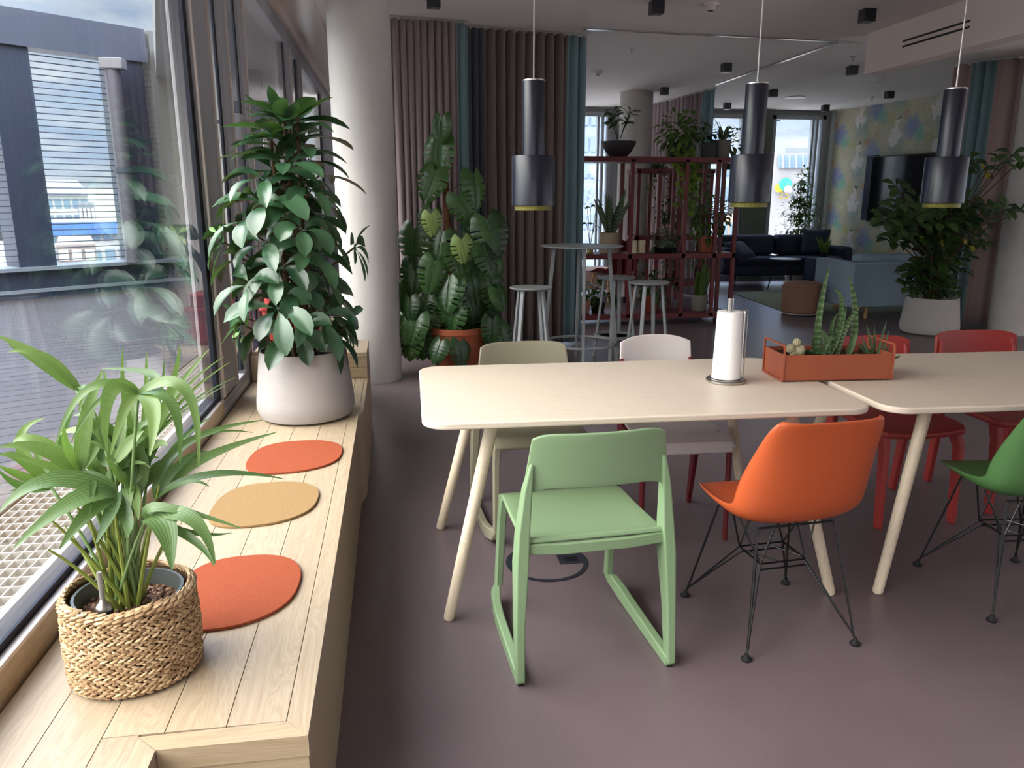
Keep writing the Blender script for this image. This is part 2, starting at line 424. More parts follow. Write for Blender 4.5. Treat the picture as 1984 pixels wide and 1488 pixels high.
# wallpapered right wall (runs at a slight angle)
RW0=Vector((7.75,13.43,0)); RWd=Vector((.142,-1,0)).normalized(); RWn=Vector((-1,-.142,0)).normalized()
def rw(s_,z,off=0.): return RW0+RWd*s_+RWn*off+Vector((0,0,z))
def wallpaper():
    m=bpy.data.materials.new('tropical patterned wallpaper'); t=NT(m)
    tc=t.new('ShaderNodeTexCoord'); uv=tc.outputs['UV']
    dn=t.new('ShaderNodeTexNoise',{'Vector':uv,'Scale':9.,'Detail':3.}).outputs['Color']
    dv=t.new('ShaderNodeVectorMath',{0:dn,1:(.5,.5,.5)},operation='SUBTRACT').outputs[0]
    dv=t.new('ShaderNodeVectorMath',{0:dv,'Scale':.24},operation='SCALE').outputs[0]
    uvd=t.new('ShaderNodeVectorMath',{0:uv,1:dv},operation='ADD').outputs[0]
    sp=t.new('ShaderNodeSeparateXYZ',{0:uvd})
    U=t.m('DIVIDE',sp.outputs[0],.82); V=t.m('DIVIDE',sp.outputs[1],.70)
    ci=t.m('FLOOR',U); V2=t.m('ADD',V,t.m('MULTIPLY',t.m('MODULO',ci,2.),.5))
    p=t.m('FRACT',U); q=t.m('FRACT',V2)
    def blob(cx,cy,rx,ry,k=3.,ang=0.):
        a=t.m('SUBTRACT',p,cx); b=t.m('SUBTRACT',q,cy)
        ca,sa=math.cos(ang),math.sin(ang)
        x=t.m('DIVIDE',t.m('ADD',t.m('MULTIPLY',a,ca),t.m('MULTIPLY',b,sa)),rx)
        y=t.m('DIVIDE',t.m('SUBTRACT',t.m('MULTIPLY',b,ca),t.m('MULTIPLY',a,sa)),ry)
        d=t.m('SQRT',t.m('ADD',t.m('MULTIPLY',x,x),t.m('MULTIPLY',y,y)))
        return t.m('MULTIPLY',t.m('SUBTRACT',1,d),k,clamp=True)
    fine=t.noise(uv,38,4,.7); low=t.noise(uv,2.2,3)
    col=t.ramp(low,[(.3,(168,158,136)),(.55,(176,170,146)),(.75,(142,158,146))])
    col=t.mix(t.m('MULTIPLY',blob(.36,.22,.3,.3,1.4),.6),col,lin((110,150,150)))
    col=t.mix(t.m('MULTIPLY',blob(.7,.62,.27,.34,1.8),.8),col,lin((108,128,176)))
    col=t.mix(t.m('MULTIPLY',blob(.88,.42,.2,.22,1.8),.75),col,lin((100,166,146)))
    col=t.mix(t.m('MULTIPLY',blob(.5,.88,.12,.12,2.),.7),col,lin((180,124,106)))
    col=t.mix(t.m('MULTIPLY',blob(.12,.85,.2,.16,1.6),.5),col,lin((160,160,90)))
    # pale seated figure: body, head, limbs
    fg=t.m('MAXIMUM',blob(.27,.50,.105,.22,6.),blob(.30,.76,.06,.08,7.))
    fg=t.m('MAXIMUM',fg,blob(.18,.36,.05,.16,7.,.4)); fg=t.m('MAXIMUM',fg,blob(.38,.38,.045,.16,7.,-.5))
    fg=t.m('MULTIPLY',fg,t.m('GREATER_THAN',fine,.41))
    col=t.mix(t.m('MULTIPLY',fg,.85),col,lin((212,206,206)))
    col=t.mix(t.m('MULTIPLY',blob(.33,.84,.035,.03,9.),.9),col,lin((54,48,48)))
    # radial pale leaves
    for (cx,cy,nb,cc,rr) in ((.62,.2,7.,(190,192,150),.2),(.42,.93,6.,(120,170,140),.16),(.93,.8,6.,(190,180,130),.16)):
        a=t.m('SUBTRACT',p,cx); b=t.m('SUBTRACT',q,cy)
        an=t.m('ARCTAN2',b,a); rad=t.m('SQRT',t.m('ADD',t.m('MULTIPLY',a,a),t.m('MULTIPLY',b,b)))
        pet=t.m('ABSOLUTE',t.m('SINE',t.m('MULTIPLY',an,nb/2)))
        msk=t.m('MULTIPLY',t.m('SUBTRACT',t.m('MULTIPLY',pet,rr),rad),25.,clamp=True)
        msk=t.m('MULTIPLY',msk,t.m('GREATER_THAN',pet,.62))
        col=t.mix(t.m('MULTIPLY',msk,.5),col,lin(cc))
    v=t.new('ShaderNodeTexVoronoi',{'Vector':uvd,'Scale':30.}).outputs['Distance']
    col=t.mix(t.m('MULTIPLY',t.m('LESS_THAN',v,.18),.35),col,lin((176,172,140)))
    col=t.mix(t.m('MULTIPLY',t.m('GREATER_THAN',fine,.62),.45),col,lin((84,84,74)))
    ve=t.new('ShaderNodeTexVoronoi',{'Vector':uvd,'Scale':13.},feature='DISTANCE_TO_EDGE').outputs['Distance']
    col=t.mix(t.m('MULTIPLY',t.m('LESS_THAN',ve,.035),.4),col,lin((196,190,160)))
    col=t.mix(t.m('MULTIPLY',t.m('LESS_THAN',t.noise(uv,24,5,.75),.40),.22),col,lin((80,84,76)))
    t.bsdf(col,.6,.3); return m
L=7.2
me=MB(); me.add([rw(-.3,0),rw(L,0),rw(L,CEIL),rw(-.3,CEIL),rw(-.3,0,-.15),rw(L,0,-.15),rw(L,CEIL,-.15),rw(-.3,CEIL,-.15)],
   [(0,1,2,3),(7,6,5,4),(0,4,5,1),(3,2,6,7)],[(0,0),(L+.3,0),(L+.3,CEIL),(0,CEIL)]*2)
struct('wall_right',me,wallpaper(),smooth=False)
me=MB(); me.add([rw(-.02,0,.03),rw(-.02,CEIL,.03),rw(-.02,CEIL,-.02),rw(-.02,0,-.02),rw(.10,0,.03),rw(.10,CEIL,.03),rw(.10,CEIL,-.02),rw(.10,0,-.02)],[(0,1,2,3),(7,6,5,4),(0,4,5,1),(1,5,6,2),(3,2,6,7)])
struct('trim_4',me,mat('bright white reveal',(196,204,204),.6,.3),smooth=False)
# side and back walls of the hall
s=MB(); s.box((8.9,-4.2,0),(9.05,6.4,.12)); s.box((8.9,-4.2,2.8),(9.05,6.4,CEIL))
for k in range(6): s.box((8.9,-4.2+k*2.08,.12),(9.05,-4.0+k*2.08,2.8))
struct('wall_side',s,M_wallw,smooth=False)
s=MB(); s.box((-.9,-4.2,0),(8.9,-4.05,.1)); s.box((-.9,-4.2,2.75),(8.9,-4.05,CEIL))
s.box((.8,-4.2,.1),(7.5,-4.05,2.75))
struct('wall_back',s,M_wallw,smooth=False)
# soffit beam with slot diffuser
so=struct('trim_5',BX((4.45,-1.,2.59),(4.62,7.22,CEIL)),M_soffit,smooth=False)
a=PX(1750,80,4.45); b=PX(1880,42,4.45)
va=thing('air_vent','long twin slot air vent in the pale ceiling beam','vent',((4.45),(a.y+b.y)/2,a.z))
v_=MB()
for dz in (0,-.045): v_.box((-.004,-(a.y-b.y)/2,dz-.008),(.004,(a.y-b.y)/2,dz+.008))
build('slots',v_,M_black,va,smooth=False)
# columns
def column(x,y,r,name):
    c=MB().lathe([(r,0),(r,CEIL)],(x,y,0),64); return struct(name,c,M_conc)
column(-.205,6.38,.235,'column_left')
column(3.56,11.5,.24,'column_far')
column(6.83,7.62,.27,'column_right')
# ceiling track (curtain rail with bright strips)
tk=MB()
def strip(u0,v0,u1,v1,w=.02):
    a=PZ(u0,v0,CEIL-.012); b=PZ(u1,v1,CEIL-.012); d=(b-a).normalized(); n=Vector((-d.y,d.x,0))*w
    tk.add([a-n,b-n,b+n,a+n,a-n+Vector((0,0,.012)),b-n+Vector((0,0,.012)),b+n+Vector((0,0,.012)),a+n+Vector((0,0,.012))],[(0,1,2,3),(7,6,5,4),(0,4,5,1),(1,5,6,2),(2,6,7,3),(3,7,4,0)])
strip(1130,57,1668,84); strip(1620,84,1384,166)
tr=tag(build('curtain_rail',tk,mat('aluminium curtain rail',(188,184,182),.25,.6,.8),smooth=False),'branching aluminium curtain rail across the ceiling','rail')
# ================================================================ OUTSIDE
DZ=.36
D=Vector((.743,.669,0)); DN=Vector((-.669,.743,0))
def T0(s_,o,z): return Vector((-3.93,9.63,0))+D*s_+DN*o+Vector((0,0,z))   # terrace edge frame
# deck boards rotated with the terrace
dm=MB()
ang=math.radians(-62)
Md=Matrix.Translation((-4,4,0))@Matrix.Rotation(ang+pi/2,4,'Z')
for k in range(-60,60):
    dm.box((-9,k*.146,DZ-.04),(9,k*.146+.138,DZ),Md)
bm=bmesh.new(); me_=bpy.data.meshes.new('deck')
me_.from_pydata([tuple(p) for p in dm.v],[],dm.f); bm.from_mesh(me_)
# keep the part outside the glass and inside the parapet
def clip(bm,co,no):
    g=bm.verts[:]+bm.edges[:]+bm.faces[:]
    bmesh.ops.bisect_plane(bm,geom=g,plane_co=co,plane_no=no,clear_outer=True)
clip(bm,(-1.42,0,0),(1,0,0)); clip(bm,T0(0,-.1,0),DN)
bm.to_mesh(me_); bm.free()
o=struct('ground_deck',me_,M_deck,smooth=False,fixn=False)
# drain grating beside the glass
gm=MB(); 
for k in range(0,150): gm.box((-1.40,-1.5+k*.06,DZ-.02),(-1.0,-1.5+k*.06+.006,DZ+.004))
for k in range(12): gm.box((-1.40+k*.034,-1.5,DZ-.02),(-1.40+k*.034+.005,7.5,DZ+.003))
gr=tag(build('drain_grating',gm,mat('dull zinc grating',(128,126,124),.5,.4),smooth=False),'galvanised grating strip outside along the window','grating')
struct('ground_gutter',BX((-1.42,-4,DZ-.25),(-.98,12,DZ-.06)),mat('pale gravel bed',(150,142,128),.9,.1,var=.2,vscale=80),smooth=False)
# parapet, beam, posts
def obox(name,s0,s1,o0,o1,z0,z1,m,cat=None):
    q=MB(); q.add([T0(s0,o0,z0),T0(s1,o0,z0),T0(s1,o1,z0),T0(s0,o1,z0),T0(s0,o0,z1),T0(s1,o0,z1),T0(s1,o1,z1),T0(s0,o1,z1)],[(3,2,1,0),(4,5,6,7),(0,1,5,4),(1,2,6,5),(2,3,7,6),(3,0,4,7)]); return q

def tb(s0,s1,o0,o1,z0,z1):
    q=MB(); q.add([T0(s0,o0,z0),T0(s1,o0,z0),T0(s1,o1,z0),T0(s0,o1,z0),T0(s0,o0,z1),T0(s1,o0,z1),T0(s1,o1,z1),T0(s0,o1,z1)],[(3,2,1,0),(4,5,6,7),(0,1,5,4),(1,2,6,5),(2,3,7,6),(3,0,4,7)]); return q
struct('wall_parapet',tb(-9,5.5,0,.3,0,.66,),M_extdark,smooth=False)
struct('trim_7',tb(-9,5.5,-.08,.36,.66,.70),mat('pale metal capping',(112,122,134),.4,.5,.1),smooth=False)
struct('trim_8',tb(-9,5.5,-.10,-.02,.42,.455),mat('pale metal capping',(150,160,170)),smooth=False)
struct('beam_outside',tb(-9,1.42,0,.3,3.05,3.43),M_extgrey,smooth=False)
struct('beam_outside',tb(-9,1.42,-.02,.0,3.05,3.22),M_extgrey,smooth=False)
struct('column_outside',tb(-.28,.11,.02,.42,.7,3.05),M_extdark,smooth=False)
struct('column_outside',tb(-2.9,-2.4,.02,.42,.7,3.05),M_extdark,smooth=False)
struct('column_outside',tb(1.02,1.37,.02,.42,.7,3.05),M_extdark,smooth=False)
struct('column_outside',tb(1.47,3.4,.02,.42,.3,3.43),mat('grey render outside',(104,108,108),.85,.2),smooth=False)
pp=thing('downpipe','grey metal downpipe with a top bracket fixed outside beside the railing wires','pipe',T0(.91,-.16,.70))
q=MB(); q.tube([(0,0,0),(0,0,2.2)],.085,16); build('pipe',q,mat('grey lilac pipe',(92,90,102),.4,.5,.2),pp)
q=MB(); q.box((-.11,-.1,2.2),(.14,.1,2.32)); build('bracket',q,mat('pale bracket metal',(120,120,126),.4,.5),pp,bevel=.01)
q=MB(); q.lathe([(.10,.0),(.10,.06)],(0,0,1.05),16); build('clamp',q,M_extgrey,pp)
wm=MB()
for k in range(34): 
    z=.76+k*.0675
    wm.tube([T0(-2.4,.06,z),T0(2.,.06,z)],.006,4,False)
tag(build('railing_wires',wm,M_extgrey),'stack of thin horizontal wires stretched outside between dark posts','railing')
# canopy over the far part of the terrace with a round dark column
struct('ceiling_outside',MB().prism([(-.95,3.9),(-.95,12.6),(-3.35,12.6)],2.9,3.2),mat('grey canopy soffit',(120,122,126),.8,.2),smooth=False)
c=MB().lathe([(.235,DZ),(.235,2.92)],(-1.70,10.,0),32); struct('column_outside',c,mat('slate round column',(64,72,84),.7,.3))
struct('wall_outside',BX((-3.3,12.4,DZ),(-.95,12.5,1.0)),M_extdark,smooth=False)
# potted bush outside
def leafball(mb,c,rx,ry,rz,n,L,W,rr,droop=.3,prof='ell',cross=1,shell=.55,seg=3):
    c=Vector(c)
    for _ in range(n):
        d=Vector((rr.gauss(0,1),rr.gauss(0,1),rr.gauss(0,1))).normalized(); k=shell+(1-shell)*rr.random()
        p=c+Vector((d.x*rx,d.y*ry,d.z*rz))*k
        o=(d+Vector((rr.uniform(-.6,.6),rr.uniform(-.6,.6),rr.uniform(-.3,.5)))).normalized(); l=L*rr.uniform(.7,1.2)
        pts=[p+o*l*(i/seg)+Vector((0,0,-droop*l*(i/seg)**2)) for i in range(seg+1)]
        leaf(mb,pts,W*rr.uniform(.8,1.2),fold=.3,prof=prof,cross=cross)
rr=random.Random(3)
t_=thing('potted_bush','small leaved bush standing outside on the terrace behind the sliding door','plant',(-1.75,7.9,DZ))
q=MB(); q.lathe([(.16,0),(.2,.32),(.18,.32),(.17,.28)],n=24); build('pot',q,M_extdark,t_)
q=MB(); q.tube([(0,0,.25),(.02,0,.8),(0,.03,1.3)],.014,6); build('stem',q,M_stembr,t_)
q=MB(); leafball(q,(0,0,1.35),.24,.24,.42,420,.075,.03,rr); build('foliage',q,M_lf_dark,t_)
# city beyond the terrace
struct('ground',BX((-220,-60,-14.2),(260,320,-14)),mat('city ground grey',(196,194,190),.9,.1),smooth=False)
M_bw=mat('pale render facade',(160,164,166),.8,.2); M_bgl=mat('blue grey facade glass',(96,116,134),.2,.6); M_broof=mat('slate roof',(110,118,126),.7,.2)
M_bblue=mat('cobalt blue fascia',(60,96,156),.5,.4); M_bbr=mat('brown facade brick',(120,112,110),.8,.2)
def bld(name,label,u0,u1,v0,v1,dist,depth,wallm,rows=0,cols=0,winm=None,base=-14.,roof=0.):
    a=ray(u0,v0); b=ray(u1,v0); m_=(Vector((a.x,a.y,0)).normalized()+Vector((b.x,b.y,0)).normalized()).normalized()
    a3=CAMP+a*(dist/Vector((a.x,a.y,0)).dot(m_)); b3=CAMP+b*(dist/Vector((b.x,b.y,0)).dot(m_))
    zt=(a3.z+b3.z)/2; c3=ray(u0,v1); zb=CZ+c3.z*(dist/Vector((c3.x,c3.y,0)).dot(m_))
    w=(b3-a3); w.z=0; W=w.length; wd=w.normalized(); back=Vector((-wd.y,wd.x,0))
    rz=math.atan2(wd.y,wd.x)
    r_=thing(name,label,'building',(a3.x,a3.y,base),rz)
    h=zt-base
    build('walls',BX((0,0,0),(W,depth,h)),wallm,r_,smooth=False)
    if roof: build('roof',MB().add([(-.3,-.3,h),(W+.3,-.3,h),(W+.3,depth,h),(-.3,depth,h),(W*.2,depth*.4,h+roof),(W*.8,depth*.4,h+roof)],[(0,1,5,4),(1,2,5),(2,3,4,5),(3,0,4),(3,2,1,0)]),M_broof,r_,smooth=False)
    if rows:
        H_=zt-zb
        for i in range(rows):
            q=MB()
            for j in range(cols):
                x0=W*(j+.14)/cols; x1=W*(j+.86)/cols; z0=h-H_*(i+.82)/rows; z1=h-H_*(i+.25)/rows
                q.box((x0,-.08,z0),(x1,.05,z1))
            build('windows',q,winm or M_bgl,r_,smooth=False)
    return r_
bld('office_building','long white building with tall arched panes under a cobalt blue fascia, beyond the terrace',50,300,432,520,46,8,M_bw,2,9,M_bgl)
o_=bld('roof_fascia','cobalt blue flat roof band over the building beyond the terrace',50,300,430,444,45.6,.5,M_bblue,base=-.34)
bld('apartment_house','grey roofed white house with dormer windows behind the blue fascia building',84,170,378,440,80,12,M_bw,2,5,M_bgl,roof=1.4)
bld('apartment_house','plain cream block rising right of the grey roofed house',165,300,364,440,95,14,mat('cream render',(168,168,162),.8,.2),0,0)
bld('apartment_house','dark glazed attic block in front of the cream block',150,182,392,440,70,8,M_broof,1,4,M_bw)
bld('apartment_house','small rooftop tower with pale sides at the left of the skyline',88,108,348,400,98,5,M_bw,1,2,M_bgl)
bld('low_pavilion','low brown roofed building with white panels near the terrace parapet',108,185,474,512,34,8,M_bbr,1,3,M_bw)
bld('apartment_house','white balcony block seen through the sliding door glass',400,520,262,420,60,12,M_bw,6,6,M_bgl)
# buildings outside the far windows
bld('balcony_tower','tall pale balcony apartment block outside the far left window',1080,1192,200,640,38,10,mat('bluish white render',(116,130,150),.8,.2),9,7,mat('shaded balcony glass',(96,112,136),.4,.5))
bld('balcony_tower','pale block with stepped roof outside the second far window',1380,1420,246,640,60,10,mat('bluish white render',(186,198,214)),8,3)
bld('brick_house','low brown brick house outside behind the dark sofa',1395,1450,420,560,44,8,mat('tan brick facade',(150,130,116),.8,.2),3,3)
wb=bld('white_gallery_building','low white building with a glass strip and round colour mural outside the right far window',1496,1640,296,560,46,10,mat('bright white render',(124,124,130),.8,.2),0,0)
def onb(u,v,dist=45.9):
    a=ray(1496,v0_:=296); b=ray(1640,296); m_=(Vector((a.x,a.y,0)).normalized()+Vector((b.x,b.y,0)).normalized()).normalized()
    r=ray(u,v); return CAMP+r*(dist/Vector((r.x,r.y,0)).dot(m_))
def bpanel(name,u0,v0,u1,v1,m,dist=45.9):
    q=MB(); q.add([onb(u0,v1,dist),onb(u1,v1,dist),onb(u1,v0,dist),onb(u0,v0,dist)],[(0,1,2,3)]); return build(name,q,m,wb,world=True,smooth=False,solid=.08)
bpanel('glass_strip',1508,301,1600,325,M_bgl)
for i in range(6): bpanel('mullion',1516+i*13,300,1518+i*13,326,M_bw,45.7)
def disc(name,u,v,ru,m,dist,a0=0,a1=2*pi,sc=1.):
    c=onb(u,v,dist); e=onb(u+ru,v,dist)-c; R_=e.length; e.z=0; e.normalize(); q=MB()
    pts=[c]+[c+e*(R_*math.cos(a0+(a1-a0)*i/24))+Vector((0,0,R_*math.sin(a0+(a1-a0)*i/24))) for i in range(25)]
    q.add(pts,[(0,i,i+1) for i in range(1,25)]); build(name,q,m,wb,world=True,smooth=False,solid=.05)
disc('mural_circle',1522,357,13,mat('teal mural paint',(50,130,118),.7,.2),45.7)
disc('mural_circle',1510,364,9,mat('yellow mural paint',(200,180,50),.7,.2),45.8)
disc('mural_circle',1527,367,8,mat('mauve mural paint',(170,140,170),.7,.2),45.6)
fc=bpy.data.curves.new('numerals','FONT'); fc.body='25'; fc.extrude=.02
p_=onb(1507,385,45.6); e=(onb(1530,385,45.6)-p_); fc.size=(onb(1507,385,45.6)-onb(1507,370,45.6)).length*1.45
ft=bpy.data.objects.new('t',fc); COL.objects.link(ft); dg=bpy.context.evaluated_depsgraph_get(); nm=bpy.data.meshes.new_from_object(ft.evaluated_get(dg)); nm.name='numerals'; bpy.data.objects.remove(ft)
fo=bpy.data.objects.new('numerals',nm); COL.objects.link(fo); fo.parent=wb
Mw=Matrix.Translation(p_)@Matrix.Rotation(math.atan2(e.y,e.x),4,'Z')@Matrix.Rotation(pi/2,4,'X')
fo.matrix_basis=wb.matrix_basis.inverted()@Mw
nm.materials.clear(); nm.materials.append(mat('dull gold numerals',(120,104,40),.7,.2))
at=thing('roof_antenna','thin antenna mast on the roof of the white building outside','antenna',onb(1519,296,45.9)+Vector((0,1.5,0)))
q=MB(); q.tube([(0,0,0),(0,0,3.)],.05,6); q.tube([(-.7,0,2.4),(.7,0,2.4)],.04,5); q.tube([(-.4,0,1.8),(.4,0,1.8)],.04,5); build('mast',q,M_black,at)
rb=bld('roof_hut','flat grey plant room on the roof of the white building outside',1522,1568,286,300,49,4,M_broof,base=0)
# ---------------------------------------------------------------- sky
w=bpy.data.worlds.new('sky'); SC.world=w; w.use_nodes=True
t=NT.__new__(NT); t.t=w.node_tree; t.n=t.t.nodes; t.n.clear()
tc=t.new('ShaderNodeTexCoord'); nv=tc.outputs['Generated']
sp=t.new('ShaderNodeSeparateXYZ',{0:nv})
zz=t.m('MAXIMUM',sp.outputs[2],.0)
den=t.m('ADD',zz,.16)
pv=t.new('ShaderNodeCombineXYZ',{0:t.m('DIVIDE',sp.outputs[0],den),1:t.m('DIVIDE',sp.outputs[1],den),2:0.})
cl=t.noise(pv.outputs[0],1.15,7,.58,.25)
cov=t.ramp(cl,[(.34,(0,0,0,1)),(.56,(1,1,1,1))])
grad=t.ramp(t.m('POWER',zz,.6),[(0,(214,226,240)),(.35,(150,188,236)),(.8,(84,134,214))])
cloudc=t.ramp(t.noise(pv.outputs[0],3.1,5,.6),[(.3,(186,200,222)),(.65,(246,250,255))])
sky=t.mix(cov,grad,cloudc)
sky=t.mix(t.m('LESS_THAN',sp.outputs[2],0.),sky,lin((110,112,116)))
# out-of-view sky boosted to light the room: left veiled sun, rear lobe, zenith
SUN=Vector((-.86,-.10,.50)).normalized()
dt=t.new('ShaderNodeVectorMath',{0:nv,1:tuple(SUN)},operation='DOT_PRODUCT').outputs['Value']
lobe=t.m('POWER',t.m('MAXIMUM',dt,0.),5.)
BACK_DIR=Vector((.1,-.85,.5)).normalized()
dt2=t.new('ShaderNodeVectorMath',{0:nv,1:tuple(BACK_DIR)},operation='DOT_PRODUCT').outputs['Value']
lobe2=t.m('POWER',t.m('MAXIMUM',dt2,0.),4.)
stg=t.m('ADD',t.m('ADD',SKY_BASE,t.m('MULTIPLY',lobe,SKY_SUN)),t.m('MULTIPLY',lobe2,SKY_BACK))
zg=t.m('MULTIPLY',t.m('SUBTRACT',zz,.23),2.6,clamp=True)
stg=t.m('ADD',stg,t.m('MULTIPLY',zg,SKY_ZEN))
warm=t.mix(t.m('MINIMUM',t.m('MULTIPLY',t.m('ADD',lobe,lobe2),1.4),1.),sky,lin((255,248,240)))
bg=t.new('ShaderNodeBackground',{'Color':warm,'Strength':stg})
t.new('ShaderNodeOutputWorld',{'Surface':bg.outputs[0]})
SC.view_settings.view_transform='Standard'; SC.view_settings.look='None'; SC.view_settings.gamma=1; SC.view_settings.exposure=EXPO

# ================================================================ WINDOW BENCH
ben=thing('window_bench','long low pale ash plank bench running under the left windows','bench',(-.52,2.4,0))
BH=.44
q=MB()
seams=[-.244,-.359,-.474,-.589,-.704,-.818]
R2=random.Random(5)
for i in range(len(seams)-1):
    x1=seams[i]-.001; x0=seams[i+1]+.001
    ys=-1.6 if x1<-.5 else 1.393
    cuts=sorted(R2.uniform(1.6,4.3) for _ in range(2)); cuts=[c for c in cuts if c-ys>.3]
    pts=[ys]+cuts+[4.445]
    for a,b in zip(pts[:-1],pts[1:]): q.box((x0,a+.0008,BH-.022),(x1,b-.0008,BH))
    if x0<-.52<x1: q.box((x0,-1.6,BH-.022),(-.5205,1.392,BH))
build('seat_planks',q,M_bench,ben,world=True,smooth=False)
q=MB(); q.prism([(-.243,1.393),(-.197,1.341),(-.197,4.445),(-.243,4.445)],BH-.045,BH+.0005); q.prism([(-.52,-1.6),(-.477,-1.6),(-.477,1.341),(-.52,1.385)],BH-.045,BH+.0005)
build('edge_board',q,M_bench,ben,world=True,smooth=False)
q=MB(); q.prism([(-.52,1.386),(-.476,1.342),(-.197,1.342),(-.244,1.392)],BH-.045,BH+.0005); build('edge_board',q,M_benchx,ben,world=True,smooth=False)
q=MB(); q.box((-.215,1.36,0),(-.1985,3.62,BH-.046)); q.box((-.5,-1.6,0),(-.482,1.36,BH-.046)); build('front_panel',q,M_bench,ben,world=True,smooth=False)
q=MB()
for k in range(4): q.box((-.48,1.346,.0985*k+.001),(-.199,1.362,.0985*k+.098))
build('end_panel',q,M_benchx,ben,world=True,smooth=False)
q=MB(); q.prism([(-.2,3.62),(-.176,3.72),(-.176,4.87),(-.2,4.87)],0,BH-.002); build('side_panel',q,M_bench,ben,world=True,smooth=False)
rb=thing('raised_bench','higher boxed end section of the pale ash bench beside the concrete column','bench',(-.5,4.7,0))
q=MB()
for a,b in ((-.82,-.64),(-.638,-.46),(-.458,-.32),(-.318,-.176)): q.box((a,4.449,.565),(b,4.87 if a>-.46 else 5.9,.59))
build('top_planks',q,M_bench,rb,world=True,smooth=False)
q=MB(); q.box((-.82,4.452,.4415),(-.177,4.47,.503)); q.box((-.82,4.452,.505),(-.177,4.47,.564)); build('riser',q,M_benchx,rb,world=True,smooth=False)
q=MB(); q.box((-.19,4.47,BH),(-.178,4.87,.564)); q.box((-.46,4.855,0),(-.2,4.868,.564)); q.box((-.47,4.87,0),(-.462,5.9,.564)); build('side_panel',q,M_bench,rb,world=True,smooth=False)
# felt pads: rounded egg outlines
def pad(name,label,L_,R_,T_,B_,m,rot):
    cx=(L_[0]+R_[0])/2; cy=(T_[1]+B_[1])/2; rx=(R_[0]-L_[0])/2; ry=(T_[1]-B_[1])/2
    pts=[]
    for i in range(48):
        a=2*pi*i/48; r=1.+.06*math.cos(a-rot)+.05*math.cos(2*(a-rot)-.8)+.025*math.cos(3*a)
        e=.80; x=math.copysign(abs(math.cos(a))**e,math.cos(a)); y=math.copysign(abs(math.sin(a))**e,math.sin(a))
        pts.append((x*r*rx,y*r*ry))
    o=build(name,MB().prism(pts,0,.008),m,bevel=.002); o.location=(cx,cy,BH+.001); o['label']=label; o['category']='seat pad'; return o
pad('seat_pad','orange felt seat pad farthest along the bench, next to the tall cement pot',(-.614,3.037),(-.252,3.09),(0,3.245),(0,2.852),M_felt_o,.4)
pad('seat_pad','mustard yellow felt seat pad between the two orange ones',(-.645,2.53),(-.30,2.59),(0,2.746),(0,2.364),M_felt_y,.5)
pad('seat_pad','orange felt seat pad lying nearest, half behind the woven basket',(-.62,1.95),(-.295,2.0),(0,2.145),(0,1.75),M_felt_o,.4)
# red storage box on the raised bench
bx=thing('storage_box','red plastic storage box on the raised bench behind the big leafy plant','box',(-.64,4.98,.591))
q=MB(); q.prism(rrect(-.165,-.17,.165,.17,.03,4),0,.20); q.box((-.12,-.176,.02),(.12,-.17,.15)); build('body',q,M_red,bx,bevel=.004)
q=MB(); q.prism(rrect(-.178,-.183,.178,.183,.03,4),.20,.225); q.prism(rrect(-.15,-.155,.15,.155,.04,4),.225,.30); build('lid',q,M_red,bx,bevel=.006)
q=MB(); q.box((-.02,-.1785,.05),(.02,-.1765,.075)); build('sticker',q,M_white,bx,smooth=False)
# ================================================================ DINING TABLES
def table(label,c,rz,w,d,feet):
    t=thing('dining_table',label,'table',(c[0],c[1],0),rz)
    o=build('tabletop',MB().prism(rrect(-w/2,-d/2,w/2,d/2,.09,10),.716,.74),M_tabletop,t,bevel=.006)
    q=MB(); q.box((-w/2+.28,-d/2+.16,.69),(w/2-.28,-d/2+.20,.716)); q.box((-w/2+.28,d/2-.20,.69),(w/2-.28,d/2-.16,.716)); build('rail',q,M_tleg,t,smooth=False)
    for sx,sy in ((-1,-1),(1,-1),(-1,1),(1,1)):
        tx,ty=sx*(w/2-.25),sy*(d/2-.16); fx,fy=sx*(w/2-.075),sy*(d/2-.06)
        build('leg',MB().tube([(fx,fy,.0),(fx,fy,.004),(fx+(tx-fx)*.01,fy,.012),(tx,ty,.716)],[.013,.018,.0195,.024],14),M_tleg,t)
    return t
table('pale oak dining table with rounded corners in front, paper roll standing on it',(.872,2.853,0),math.radians(-1.2),1.585,.90,None)
table('second pale oak table, cut by the right edge, joined to the first',(2.515,2.80,0),math.radians(-2.6),1.62,.93,None)
